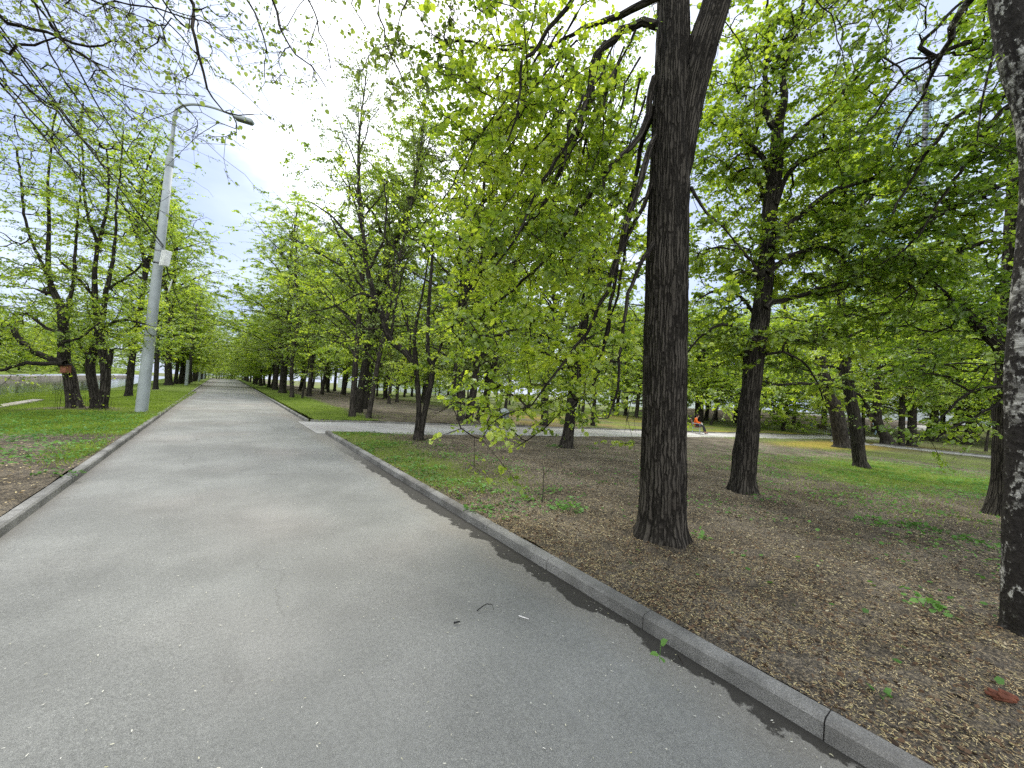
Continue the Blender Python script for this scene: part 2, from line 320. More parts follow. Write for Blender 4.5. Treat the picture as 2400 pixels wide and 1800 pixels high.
# ------------------------------------------------------------------ ground, roads, kerbs, water (local X across the road, local Y along it)
def ROOT(o): o.rotation_euler = (0, 0, TH); return o
rng = np.random.default_rng(11)
cl = lambda a: -1.50-.0165*max(a-5, -15)       # left and right edges of the path
cr_ = lambda a: 2.385+.0105*a
def grid(name, cs, as_, zf, m, attr=None, kind='structure'):
    cs = np.asarray(cs); as_ = np.asarray(as_)          # cs, as_: (nu, nv)
    nu, nv = cs.shape; V = np.stack([cs, as_, zf(cs, as_)], -1).reshape(-1, 3)
    i = np.arange(nu-1)[:, None]*nv; j = np.arange(nv-1)[None]
    Fs = np.stack([i+j, i+nv+j, i+nv+j+1, i+j+1], -1).reshape(-1, 4)
    me = mesh(name, V, Fs, True)
    if me.polygons[0].normal.z < 0: me.flip_normals()
    if attr:
        for k, f in attr.items():
            at = me.attributes.new(k, 'FLOAT', 'POINT'); at.data.foreach_set('value', np.array([f(v[0], v[1]) for v in V], np.float32))
    o = obj(name, me, m); ROOT(o); tag(o, kind=kind); return o
HV = np.vectorize(hgt)
def geo(a0, a1, n, mid, p=2.2):                # samples denser near mid
    u = np.linspace(-1, 1, n); s = np.sign(u)*abs(u)**p
    return np.where(s < 0, mid+s*(mid-a0), mid+s*(a1-mid))
# the base sheet to the horizon
cs = geo(-1500, 1500, 81, 0, 3.2); as_ = geo(-1500, 1500, 81, 5, 3.2)
Cg, Ag = np.meshgrid(cs, as_, indexing='ij')
def basez(c, a):
    z = HV(c, a)-.14
    return np.where((c < -5.5), -1.6, z)
grid('ground', Cg, Ag, basez, GROUND, {'grass': lambda c, a: .5, 'husk': lambda c, a: 0})
# main path
av = geo(-25, 240, 130, 4, 2.0)
uu = np.linspace(0, 1, 14)
Cg = np.array([[cl(a)-.02+(cr_(a)+.04-cl(a))*u for a in av] for u in uu]); Ag = np.tile(av, (14, 1))
grid('asphalt_path', Cg, Ag, lambda c, a: 0*c+.012*np.cos((c-.4)*.8)-.012, ASPH)
# side path
SN = [(2.2, 12.75), (5.2, 11.5), (13.3, 11.35), (21, 11.45), (27.5, 11.45), (33, 10.9), (37.5, 10.1), (44, 8.6), (56, 6.6), (75, 3)]
SF = [(2.2, 16.5), (6.6, 15.7), (18, 15.5), (27.4, 14.95), (34.9, 14.65), (37.7, 14.0), (40, 12.6), (46, 11.3), (56, 9.8), (75, 7)]
sN = lambda c: float(np.interp(c, *zip(*SN))); sF = lambda c: float(np.interp(c, *zip(*SF)))
cv = np.r_[np.linspace(2.3, 30, 60), np.linspace(31, 75, 50)]; vv = np.linspace(0, 1, 9)
Cg = np.tile(cv[:, None], (1, 9)); Ag = np.array([[sN(c)+(sF(c)-sN(c))*v for v in vv] for c in cv])
grid('side_path', Cg, Ag, lambda c, a: HV(c, a)-.004, ASPH2)

def fb(c, a, s, o=0): return noise.fractal(Vector((c*s+o, a*s-o, o)), 1.0, 2.0, 4)
def gauss(c, a, c0, a0, rc, ra): return math.exp(-((c-c0)/rc)**2-((a-a0)/ra)**2)
def grass_w(c, a):
    n = .5+.5*fb(c, a, .35, 3)
    if c < 0:
        w_ = sstep((a-(10.9+(c+1.5)*-.12))/2.2)*(.42+.62*n); w_ = max(w_, .6*gauss(c, a, -1.9, 10, .45, 1.6)); w_ -= .75*gauss(c, a, -4.4, 20.3, 1.3, .9); return min(max(w_, 0), 1)
    if a < sN(c):
        w_ = .52*sstep((5.6-c)/2.4)*sstep((a-3.2)/2.5)+.08*n
        w_ = max(w_, .95*gauss(c, a, 17, 2, 7, 4)*(.5+n*.6), .8*gauss(c, a, 24, -4, 12, 5)*(.6+.5*n), .5*gauss(c, a, 10, -1, 3, 2)*n)
        w_ = max(w_, .5*sstep((c-20)/6))
        return min(w_, 1)
    w_ = .85*sstep((6.5-c+(a-17)*.04)/3)+.35*n; w_ = max(w_, .25+.6*n*sstep((c-12)/10)) if c > 9 else w_
    if c > 56 and a < 40: w_ *= .35
    return min(w_, 1)
def husk_w(c, a):
    n = .5+.5*fb(c, a, .18, 9)
    if c < 0: return 0
    if a < sN(c): return 1.0*gauss(c, a, 31, 7.6, 9, 2.2)+.5*gauss(c, a, 40, 4, 8, 3)
    return .9*n*sstep((c-9)/6)*sstep((40-a)/10)*(1 if c < 45 else .4)
bump_ = lambda c, a: np.array([[.035*fb(x, y, .8)+.012*fb(x, y, 4) for x, y in zip(r1, r2)] for r1, r2 in zip(c, a)])
def vergez(c, a):
    z = HV(c, a)+.082; edge = np.clip(np.abs(bump_(c, a)), 0, 1)
    return z+bump_(c, a)
# near lawn to the right of the path
cv = np.r_[np.linspace(0, 8, 90), np.linspace(8.2, 75, 120)]; vv = 1-(np.linspace(0, 1, 150)**1.6)
Cg = np.zeros((len(cv), len(vv))); Ag = np.zeros_like(Cg)
for i, c0 in enumerate(cv):
    for j, v in enumerate(vv):
        top = sN(2.53+c0)-.075; a = -30+(top+30)*v; Cg[i, j] = c0+2.385+.108+.0105*a*max(0, 1-c0/4); Ag[i, j] = a
lawn = grid('lawn', Cg, Ag, vergez, GROUND, {'grass': grass_w, 'husk': husk_w}); 
# lawn beyond the side path
cv = np.r_[np.linspace(0, 10, 50), np.linspace(10.5, 160, 90)]; vv = np.linspace(0, 1, 120)**2.4
Cg = np.zeros((len(cv), len(vv))); Ag = np.zeros_like(Cg)
for i, c0 in enumerate(cv):
    for j, v in enumerate(vv):
        cc = c0+2.53+.17; b = sF(cc)+.075; a = b+(260-b)*v; Cg[i, j] = cc+.0105*a*max(0, 1-c0/8); Ag[i, j] = a
grid('lawn', Cg, Ag, vergez, GROUND, {'grass': grass_w, 'husk': husk_w})
# verge between path and pond
pe = lambda a: -5.05-.0575*a                   # pond edge
av2 = np.r_[np.linspace(-25, 30, 150), np.linspace(31, 240, 90)]; uu = np.linspace(0, 1, 40)
Cg = np.array([[cl(a)-.108+(pe(a)-(cl(a)-.108))*u for a in av2] for u in uu]); Ag = np.tile(av2, (40, 1))
grid('grass_verge', Cg, Ag, lambda c, a: .085+bump_(c, a)*.9-np.clip((-c-4.0)*.05, 0, .2), GROUND, {'grass': grass_w, 'husk': husk_w})
# pond
Cg = np.array([[pe(a)-.05-u*30 for a in av2] for u in np.linspace(0, 1, 8)]); Ag = np.tile(av2, (8, 1))
o = grid('pond_water', Cg, Ag, lambda c, a: 0*c-.45, WATER)
# far bank: rising grass
fw = lambda a: -17.6-.026*a
Cg = np.array([[fw(a)-.35-u**1.5*90 for a in av2] for u in np.linspace(0, 1, 20)]); Ag = np.tile(av2, (20, 1))
grid('grass_bank', Cg, Ag, lambda c, a: .02+np.clip((-c-18)*.11, 0, 3.2)+bump_(c, a)*2, GROUND, {'grass': lambda c, a: .95, 'husk': lambda c, a: 0})

def ribbon(name, pts, prof, zf, m, step=1.0, gap=.0035, jit=.004, seed=1, kind='structure', label=None, cat=None, group=None):
    """blocks of the cross-section prof (offset to the left of travel, z) laid along the polyline"""
    r = random.Random(seed); P = [np.array(p, float) for p in pts]; b = MB()
    d = np.r_[0, np.cumsum([np.linalg.norm(P[i+1]-P[i]) for i in range(len(P)-1)])]; xs = np.array([p[0] for p in P]); ys = np.array([p[1] for p in P])
    s = 0
    while s < d[-1]-.05:
        far = s > 40; st = step if not far else step*2
        e_ = min(s+st, d[-1]); q0 = np.array([np.interp(s+gap, d, xs), np.interp(s+gap, d, ys)]); q1 = np.array([np.interp(e_-gap, d, xs), np.interp(e_-gap, d, ys)])
        t = q1-q0; L_ = np.linalg.norm(t)
        if L_ < .02: s = e_; continue
        t /= L_; nrm = np.array([-t[1], t[0]]); j0 = r.uniform(-jit, jit); j1 = r.uniform(-jit, jit); k = len(prof); V = []
        for q, j, ins in ((q0, j0, 0), (q1, j1, 0)):
            for off, z in prof: c, a = q+nrm*(off+j); V.append((c, a, zf(c, a)+z+(j*.6 if z > 0 else 0)))
        Fs = [tuple(range(k)), tuple(range(2*k-1, k-1, -1))]+[(i, i+k, (i+1) % k+k, (i+1) % k) for i in range(k)]
        b.add(V, Fs); s = e_
    o = b.build(name, m); ROOT(o); tag(o, label, cat, group, kind); return o
KP = [(0, -.12), (0, .07), (.016, .088), (.098, .090), (.11, .078), (.11, -.12)]
KPm = [(-x, z) for x, z in KP]
ribbon('kerb', [(cr_(a), a) for a in np.arange(-12.45, 12.6, 1.0)]+[(cr_(12.5), 12.62)], KPm, lambda c, a: 0, KERB, 1.0, seed=2)
ribbon('kerb', [(cl(a), a) for a in np.arange(-15, 238, 1.0)], KP, lambda c, a: 0, KERB, 1.0, seed=3)
ribbon('kerb', [(cr_(a), a) for a in np.r_[16.55, np.arange(17.5, 238, 1.0)]], KPm, lambda c, a: 0, KERB, 1.0, seed=4)
KS = [(0, -.12), (0, .065), (.07, .07), (.07, -.12)]; KSm = [(-x, z) for x, z in KS]
ribbon('kerb', [(2.68, 12.52)]+[(c, sN(c)) for c in np.arange(3.3, 74, .8)], KSm, hgt, KERB, 1.0, seed=5)
ribbon('kerb', [(2.72, 16.42)]+[(c, sF(c)) for c in np.arange(3.3, 74, .8)], KS, hgt, KERB, 1.0, seed=6)
# narrow footpath that leaves the side path
FPt = [gnd(1965, 1040), gnd(2022, 1043), gnd(2120, 1054), gnd(2240, 1067), gnd(2359, 1080), gnd(2600, 1106)]
FPt = [(p[:2]@NN, p[:2]@DD) for p in FPt]
ribbon('footpath', FPt, [(-.55, -.05), (-.55, .125), (.55, .125), (.55, -.05)], hgt, ASPH2, 1.2, 0, 0)
ribbon('kerb', FPt, [(.56, -.05), (.56, .19), (.66, .19), (.66, -.05)], hgt, KERB, 1.2, .004, .003)
ribbon('pond_edging', [(pe(a), a) for a in np.arange(-10, 27, 2.0)], [(-.20, .03), (-.20, -1.0), (.12, -1.0), (.12, .03)][::-1], lambda c, a: 0, M_stone, 2.0, .004, .01, label='pale concrete edging along the near side of the pond', cat='edging', kind='structure')
ribbon('stone_wall', [(fw(a), a) for a in np.arange(-10, 160, 1.6)], [(0, -1), (0, .03), (.35, .05), (.35, -1)], lambda c, a: 0, M_stone, 1.6, .02, .05, label='low pale stone retaining wall on the far side of the pond', cat='wall', kind='thing')
print('ground', time.time()-T0)

# ------------------------------------------------------------------ leaves
HEART = np.array([(0, 0, 0), (.22, .40, .07), (.62, .38, .10), (1.0, 0, -.05), (.62, -.38, .10), (.22, -.40, .07)]); HF = np.array([(0, 1, 2, 3), (0, 3, 4, 5)])
RHOMB = np.array([(0, 0, 0), (.42, .42, .06), (1, 0, -.04), (.42, -.42, .06)]); RF = np.array([(0, 1, 2, 3)])
def leaves_arr(B, Dv, Nv, S, near=True):
    T_, Fq = (HEART, HF) if near else (RHOMB, RF)
    Dv = Dv/(np.linalg.norm(Dv, axis=1)[:, None]+1e-9); Y = np.cross(Nv, Dv); Y /= np.linalg.norm(Y, axis=1)[:, None]+1e-9; Z = np.cross(Dv, Y)
    k = len(T_)
    V = B[:, None]+S[:, None, None]*(T_[None, :, 0, None]*Dv[:, None]+T_[None, :, 1, None]*Y[:, None]+T_[None, :, 2, None]*Z[:, None])
    Fs = (Fq[None]+(np.arange(len(B))*k)[:, None, None]).reshape(-1, 4)
    return V.reshape(-1, 3), Fs
def leaves_mesh(name, *a, near=True): V, Fs = leaves_arr(*a, near); return mesh(name, V, Fs)
def spray(rg, A, D, n, size, spread=.3, flat=.3, tilt=.55):
    """leaves set alternately along three little side twigs at each twig end; returns B,D,N,S and the side twigs"""
    m = len(A); k3 = 3; n = np.broadcast_to(n, (m,)); Dh = D.copy(); Dh[:, 2] = Dh[:, 2]*.45-.12; Dh /= np.linalg.norm(Dh, axis=1)[:, None]+1e-9
    side = np.cross(Dh, np.array([0, 0, 1.])); side /= np.linalg.norm(side, axis=1)[:, None]+1e-9
    sg = np.repeat(rg.uniform(.75, 1.3, m), k3); tw = np.repeat(np.arange(m), k3); ang = np.tile(np.array([-.75, 0, .75]), m)+rg.normal(0, .3, m*k3); ln = spread*np.tile(np.array([.8, 1.25, .8]), m)*rg.uniform(.6, 1.3, m*k3)
    td = Dh[tw]*np.cos(ang)[:, None]+side[tw]*np.sin(ang)[:, None]+rg.normal(0, .16, (m*k3, 3)); td /= np.linalg.norm(td, axis=1)[:, None]; st = A[tw]-Dh[tw]*(spread*np.tile(np.array([.9, .2, .5]), m)*rg.uniform(.4, 1, m*k3))[:, None]
    cnt = np.maximum(0, np.round(n[tw]*np.tile(np.array([.3, .4, .3]), m)+rg.uniform(-.5, .5, m*k3))).astype(int); ix = np.repeat(np.arange(m*k3), cnt); j = np.concatenate([np.arange(c) for c in cnt]) if len(cnt) else np.zeros(0); k = len(ix)
    t = (j+.5+rg.uniform(-.4, .4, k))/np.maximum(cnt[ix], 1); B = st[ix]+td[ix]*(ln[ix]*t)[:, None]; B[:, 2] -= .22*ln[ix]*t**2; B += rg.normal(0, .10*spread, (k, 3))*np.array([1, 1, flat*1.3])
    sd = np.cross(td[ix], np.array([0, 0, 1.])); s_ = np.where(j % 2 == 0, 1., -1.); ld = sd*s_[:, None]*rg.uniform(.3, 1.1, k)[:, None]+td[ix]*rg.uniform(.2, 1.0, k)[:, None]+rg.normal(0, .25, (k, 3)); ld[:, 2] -= rg.uniform(.05, .75, k)
    nv = np.array([0, 0, 1.])+rg.normal(0, tilt, (k, 3)); return B, ld, nv, size*sg[ix]*np.clip(rg.lognormal(0, .28, k), .5, 1.6)*(1.1-.35*t), (st, td, ln)
# ------------------------------------------------------------------ growing trees
def grow(rg, limbs, A, step=.28, tip=.0045, power=.44, wlen=.18, droop=.0):
    """limbs: list of (pts, radii). Every attractor gets a twig that leaves the nearest branch."""
    P = []; par = []; pl = []; rr = []
    for pts, rs in limbs:
        q, r = resample(pts, rs, step); b = len(P); base = 0
        for i in range(len(q)):
            P.append(q[i]); par.append(b+i-1 if i else -1); pl.append(base+i*step*.5); rr.append(r[i])
    n0 = len(P); cap = n0+len(A)*16; X = np.zeros((cap, 3)); X[:n0] = P; PL = np.zeros(cap); PL[:n0] = pl; n = n0; chains = []; ends = np.zeros((len(A), 3)); dirs = np.zeros((len(A), 3))
    Lp = X[:n0]; d0 = np.array([np.min(((Lp-a)**2).sum(1)) for a in A]); order = np.argsort(d0); ok = np.zeros(len(A), bool)
    for ai in order:
        a = A[ai]; dv = a-X[:n]; dist = np.sqrt((dv**2).sum(1)); up = np.clip(-dv[:, 2], 0, None)
        j = int(np.argmin(dist+wlen*PL[:n]+.25*up)); D = dist[j]
        if D < .03 or D > 4.5: continue
        k = int(min(15, max(2, math.ceil(D/step)))); pj = par[j]
        tan = (X[j]-X[pj]) if pj >= 0 else np.array([0, 0, 1.]); tn = np.linalg.norm(tan)+1e-9; tan = tan/tn*D*.7
        end = a-X[j]; end = end/np.linalg.norm(end); e2 = end+np.array([0, 0, -droop]); e2 = e2/np.linalg.norm(e2)*D*.8
        t = (np.arange(1, k+1)/k)[:, None]; h00 = 2*t**3-3*t**2+1; h10 = t**3-2*t**2+t; h01 = -2*t**3+3*t**2; h11 = t**3-t**2
        q = h00*X[j]+h10*tan+h01*a+h11*e2; q[:-1] += rg.normal(0, step*.10, (k-1, 3))
        ids = list(range(n, n+k)); X[n:n+k] = q; PL[n:n+k] = PL[j]+np.arange(1, k+1)*D/k; par.append(j); par.extend(ids[:-1]); rr.extend([0]*k); n += k
        chains.append([j]+ids); ends[ai] = a; dirs[ai] = q[-1]-q[-2] if k > 1 else a-X[j]; ok[ai] = True
    cnt = np.zeros(n)
    for ch in chains: cnt[ch[-1]] += 1
    for i in range(n-1, n0-1, -1): cnt[par[i]] += cnt[i]
    R = tip*np.maximum(cnt, 1)**power
    for i in range(n0): R[i] = max(rr[i]*.9, tip)
    tb = Tubes()
    for ch in chains:
        r = R[ch].copy(); r[0] = min(r[0], r[1]*1.25); k = 5 if r[1] > .02 else 4 if r[1] > .01 else 3
        tb.add(X[ch], r, k)
    return tb, ends[ok], dirs[ok]/(np.linalg.norm(dirs[ok], axis=1)[:, None]+1e-9)

def auto_limbs(rg, trunk, radii, z0, H, Lmax, n, up=(.15, 1.1), topw=.35, az0=None):
    """primary limbs off a trunk polyline (local coordinates), long and flat low down, short and steep above"""
    q, r = resample(trunk, radii, .2); zs = q[:, 2]; res = []
    az = rg.uniform(0, 6.28) if az0 is None else az0
    for i in range(n):
        f = ((i+rg.uniform(.1, .9))/n); z = z0+(H*.96-z0)*f**1.1; k = int(np.argmin(abs(zs-z))); b = q[k]; az += 2.4+rg.normal(0, .35)
        shape = (max(0, math.sin(pi*min(1, .18+.80*f)))**.5)*(1-.38*f)+topw*.35; Ln = Lmax*shape*rg.uniform(.5, 1.3)
        el = up[0]+(up[1]-up[0])*f+rg.normal(0, .22); pts = [b]; p = b.copy(); ns_ = 5
        for s_ in range(1, ns_+1):
            e_ = el+(.30-.62*s_/ns_)*(1-f*.7); az2 = az+rg.normal(0, .3); p = p+Ln/ns_*np.array([math.cos(az2)*math.cos(e_), math.sin(az2)*math.cos(e_), math.sin(e_)]); pts.append(p)
        r0 = min(r[k]*.62, .012+Ln*.014); res.append((np.array(pts), np.linspace(r0, .010, ns_+1)))
    return res
def cloud(rg, limbs, per_m, wide=.55, thick=.25, t0=.3):
    A = []
    for pts, rs in limbs:
        q, r = resample(pts, rs, .1); n_ = len(q); Ln = n_*.1; k = max(3, int(Ln*per_m)); t = t0+(1.06-t0)*rg.uniform(0, 1, k)**.8
        p = q[np.clip((t*n_).astype(int), 0, n_-1)]; wd = wide*(.35+1.15*t)[:, None]*min(1.3, .5+Ln/4)
        A.append(p+rg.normal(0, 1, (k, 3))*wd*np.array([1, 1, thick/wide*1.0])+np.array([0, 0, -.08]))
    return np.concatenate(A)

def wobble_trunk(P, R, k, seed, amp=.06, ridges=0, step=.12, lobe=.16):
    """a trunk surface: ring after ring with lumps (and bark ridges close by)"""
    q, r = resample(P, R, step); V, Fs = tube(q, r, k); n = len(q); V = V.reshape(n, k, 3); rm = float(np.median(r))
    for i in range(n):
        for j in range(k):
            a = j*2*pi/k; d = V[i, j]-q[i]; nz = noise.fractal(Vector((math.cos(a)*1.3+seed, math.sin(a)*1.3, q[i][2]*1.5)), 1, 2, 3)*amp
            if ridges:
                x = noise.noise(Vector((a*rm*34+seed*3, q[i][2]*2.6, seed))); y = noise.noise(Vector((a*rm*70, q[i][2]*8, seed+7)))
                nz += ridges*(1-abs(x)*2.4)+ridges*.4*y
            zz = q[i][2]
            if zz < .9: nz += lobe*math.exp(-max(zz, 0)/.11)*(.5+.5*math.sin(5*a+seed*2+1.3*math.sin(2*a+seed)))
            V[i, j] = q[i]+d*(1+nz)
    return V.reshape(-1, 3), Fs, barkco(q, r, k)

ALLTREES = []
def tree(name, label, base, trunks, limbs=(), leafmat=LEAF, bark=BARK, cat='tree', group=None, seed=1, blobs=(), auto=None, per_m=7, wide=.5, leaf=.07, nleaf=16, near=True, spread=.28,
         tip=.0045, k=12, amp=.05, ridges=0, extraA=None, tstep=.12, droop=.15, tilt=.55, cut=None, clear=None, bare=.12, limb_leaves=True, thick=.22):
    """base: world point. trunks/limbs: [(world pts, radii)]. blobs: [(centre, (rx,ry,rz), n)] of leafy twig ends. Returns the Empty."""
    rg = np.random.default_rng(seed); base = np.asarray(base, float); root = bpy.data.objects.new(name, None); C.objects.link(root); root.location = tuple(base); root.empty_display_size = .3
    tag(root, label, cat, group); tb = Tubes(); TR = [(np.asarray(p, float)-base, np.asarray(r, float)) for p, r in trunks]; LB = [(np.asarray(p, float)-base, np.asarray(r, float)) for p, r in limbs]
    for i, (p, r) in enumerate(TR): tb.raw(*wobble_trunk(p, r, k if i == 0 else max(8, k*2//3), seed+i*3.1, amp, ridges, tstep))
    al = []
    if auto: 
        for ti in auto.get('on', [0]): al += auto_limbs(rg, *TR[ti], auto['z0'], auto['H'], auto['L'], auto['n'], auto.get('up', (.15, 1.1)), auto.get('topw', .35))
    for p, r in LB+al: q, rr = resample(p, r, .15); q[1:-1] += rg.normal(0, .012, (len(q)-2, 3)); tb.add(q, rr, 8 if r[0] > .04 else 6, True)
    obj('trunk', tb.mesh('trunk'), bark, root)
    A = []
    if limb_leaves and (LB or al): A.append(cloud(rg, list(LB)+al, per_m, wide, thick))
    for c_, (rx, ry, rz), n_ in blobs:
        m_ = max(1, n_//7); u = rg.normal(0, 1, (m_, 3)); u /= np.linalg.norm(u, axis=1)[:, None]; u *= rg.uniform(0, 1, m_)[:, None]**.4; ctr = np.asarray(c_)-base+u*np.array([rx, ry, rz])
        A.append(np.repeat(ctr, 7, axis=0)+rg.normal(0, 1, (m_*7, 3))*np.array([.34, .34, .07])*min(1, .4+rx))
    A = np.concatenate(A)
    if cut is not None: A = A[[bool(cut(a+base)) for a in A]]
    tb2, E_, D_ = grow(rg, TR+LB+al, A, tip=tip, droop=droop)
    ncl = nleaf*np.clip(rg.lognormal(-.05, .5, len(E_)), .25, 2.4)*np.where(rg.uniform(0, 1, len(E_)) < bare, .07, 1.0)/(1-bare*.8)
    Bq, Dq, Nq, Sq, (st_, td_, ln_) = spray(rg, E_, D_, ncl, leaf, spread, tilt=tilt)
    if near:
        for a_, d_, l_ in zip(st_, td_, ln_): tb2.add(np.array([a_, a_+d_*l_*.5-[0, 0, .06*l_], a_+d_*l_-[0, 0, .22*l_]]), [.0022, .0016, .001], 3)
    if clear is not None: kk = np.array([clear(b_+base) for b_ in Bq]); Bq, Dq, Nq, Sq = Bq[kk], Dq[kk], Nq[kk], Sq[kk]
    LV, LF = leaves_arr(Bq, Dq, Nq, Sq, near); TV, TF = np.concatenate(tb2.V), np.concatenate(tb2.F); me = mesh('crown', np.concatenate([TV, LV]), np.concatenate([TF, LF+len(TV)]))
    me.materials.append(TWIG); me.materials.append(leafmat); mi = np.r_[np.zeros(len(TF), np.int32), np.ones(len(LF), np.int32)]; me.polygons.foreach_set('material_index', mi); me.polygons.foreach_set('use_smooth', mi == 0); obj('crown', me, None, root)
    ALLTREES.append(root); return root
def px(pts, d, wpx=None):
    """image polyline [(x,y[,d])] -> world points; wpx: widths in pixels -> radii"""
    P = [im(p[0], p[1], p[2] if len(p) > 2 else d) for p in pts]
    if wpx is None: return np.array(P)
    D = [p[2] if len(p) > 2 else d for p in pts]; W = np.interp(np.linspace(0, 1, len(P)), np.linspace(0, 1, len(wpx)), wpx)
    return np.array(P), np.array([w_*.5/FPX*dd*DSC for w_, dd in zip(W, D)])
def root_of(x, y, sink=.12):
    g_ = gnd(x, y, .08); return g_
def blob(x, y, d, rx, ry, rd, n):
    """ellipsoid of twig ends: centre at (x,y) seen at distance d, half sizes rx, ry in pixels there, rd metres in depth"""
    return (im(x, y, d), (rx/FPX*d*DSC, rd*DSC, ry/FPX*d*DSC), n)

# ------------------------------------------------------------------ the big linden by the path
B1 = gnd(1549, 1258, .08); DSC = dep(B1)/4.46
T1 = [(B1-[0, 0, .15], .31), (B1+[0, 0, .02], .285), (B1+[0, 0, .16], .258), (im(1553, 1150, 4.47), .243), (im(1556, 976, 4.5), .236), (im(1560, 760, 4.5), .228), (im(1565, 540, 4.52), .218), (im(1571, 330, 4.55), .205), (im(1576, 150, 4.6), .188), (im(1578, -60, 4.7), .17)]
t_ = T1[-1][0]; T1 += [(t_+[.0, .2, 1.5], .15), (t_+[.1, .5, 3.4], .11), (t_+[-.1, .6, 5.5], .05)]
T1b = px([(1572, 480), (1588, 380), (1602, 290), (1620, 205), (1643, 120), (1680, 0), (1712, -140)], 4.55, [50, 66, 68, 68, 66, 60, 54]); e_ = T1b[0][-1]
T1b = (np.vstack([T1b[0], e_+[.3, .2, 1.5], e_+[.7, .5, 3.5]]), np.r_[T1b[1], .10, .05])
L1 = [px([(1540, 60), (1505, 54), (1470, 66, 4.4), (1436, 90, 4.3), (1397, 134, 4.2), (1386, 174), (1371, 253, 4.1), (1342, 325, 4.1), (1288, 398, 4.0), (1259, 452, 4.), (1205, 560, 3.9), (1150, 640, 3.9)], 4.3, [20, 18, 15, 11, 7, 4]),
      px([(1420, 100, 4.5), (1397, 150), (1379, 253), (1335, 354), (1306, 416), (1263, 488), (1162, 593, 4.6), (1090, 690, 4.7)], 4.5, [16, 13, 11, 9, 6]),
      px([(1545, -10, 4.6), (1440, 40), (1379, 65), (1324, 94), (1252, 112), (1162, 116), (1107, 98), (1020, 100)], 4.9, [18, 9, 6, 4]),
      px([(1550, -120, 4.6), (1400, -60, 4.3), (1332, 7, 4.1), (1248, 119, 4.0), (1220, 145, 4.0), (1215, 250, 3.9), (1190, 330, 3.8)], 4.1, [18, 11, 7, 4]),
      px([(1550, 290, 4.55), (1520, 362, 4.4), (1487, 470, 4.2), (1458, 560), (1430, 659), (1416, 703), (1362, 797), (1304, 876), (1239, 948), (1181, 974), (1130, 1030)], 4.15, [13, 16, 12, 7, 3.5, 1.5]),
      px([(1530, 420, 4.5), (1490, 520, 4.5), (1452, 600, 4.7), (1432, 700, 4.8), (1430, 724, 4.8), (1416, 807), (1401, 880), (1354, 945), (1315, 966), (1270, 1010)], 4.9, [10, 9, 7, 5, 3]),
      px([(1530, 250, 4.5), (1500, 360, 4.9), (1475, 500, 5), (1455, 650), (1430, 760), (1400, 850)], 5.1, [14, 9, 6, 4]),
      px([(1535, 180, 4.5), (1497, 320, 4.4), (1400, 430, 4.3), (1330, 540, 4.4), (1250, 640, 4.5), (1150, 720, 4.6)], 4.4, [16, 12, 8, 4]),
      px([(1535, 560, 4.5), (1490, 640, 4.0), (1462, 760, 3.9), (1445, 900, 3.8), (1425, 980, 3.8)], 4, [12, 8, 4]),
      px([(1620, 440, 4.5), (1650, 490, 4.3), (1720, 560, 4.2), (1780, 640, 4.2)], 4.2, [9, 5, 3])]
def prj(p): v = np.asarray(p)-EYE; z = v@Fv; return 1200+FPX*(v@Rv)/z, 900-FPX*(v@Uv)/z, z
def off_trunk(p): x, y, z = prj(p); return not (1490 < x < 1640 and y > 120 and z < 4.9) and x > (940 if y < 300 else 1010+45*math.sin(y*.021)+25*math.sin(y*.053))
rH = random.Random(12)
for i in range(30):                               # thin hanging strands
    x0, y0 = rH.uniform(1230, 1520), rH.uniform(20, 330); ln = rH.uniform(260, 520); dx = -rH.uniform(.15, .6)*(1.2 if x0 < 1400 else .8); d0 = rH.uniform(3.9, 5.3); pts = [(x0, y0, d0)]
    for k_ in range(1, 6): t_ = k_/5; pts.append((x0+dx*ln*t_**.8+rH.uniform(-12, 12), y0+ln*t_, d0+rH.uniform(-.1, .1)))
    L1.append(px(pts, d0, [rH.uniform(4, 7), 3.2, 2, 1.4]))
BL1 = [blob(1230, 110, 4.7, 230, 120, 1.3, 163), blob(1130, 260, 4.5, 160, 130, 1.0, 81), blob(1270, 330, 4.9, 190, 150, 1.2, 114), blob(1100, 440, 5, 130, 100, 1.0, 46), blob(1200, 560, 4.6, 190, 110, 1.1, 103),
       blob(1330, 620, 5.4, 130, 160, .9, 59), blob(1100, 680, 4.8, 150, 90, .9, 54), blob(1230, 790, 4.6, 190, 100, .8, 97), blob(1210, 930, 4.5, 160, 70, .6, 70), blob(1180, 1010, 4.4, 60, 35, .3, 10), blob(1400, 950, 4.8, 60, 50, .4, 19),
       blob(1440, 430, 5.4, 70, 250, .7, 32), blob(1000, 150, 4.6, 90, 80, .8, 13), blob(1010, 260, 4.5, 70, 60, .6, 8), blob(1040, 750, 4.7, 80, 60, .6, 19), blob(1680, 60, 5.3, 110, 120, 1.0, 19), blob(1730, -60, 5, 200, 90, 1, 16)]
T1 = [(p_, r_*DSC) for p_, r_ in T1]
tree('linden_tree', 'massive dark furrowed linden trunk standing beside the path kerb, forking near the top', B1, [tuple(map(np.array, zip(*T1))), T1b], L1, LEAF, BARK, seed=5, blobs=BL1, per_m=6, wide=.22, thick=.10, leaf=.050, nleaf=17, spread=.23, clear=off_trunk, cut=lambda p: prj(p)[0] > 985, k=250, amp=.03, ridges=.06, tstep=.03, droop=.35, tip=.0032)
print('big tree', time.time()-T0)

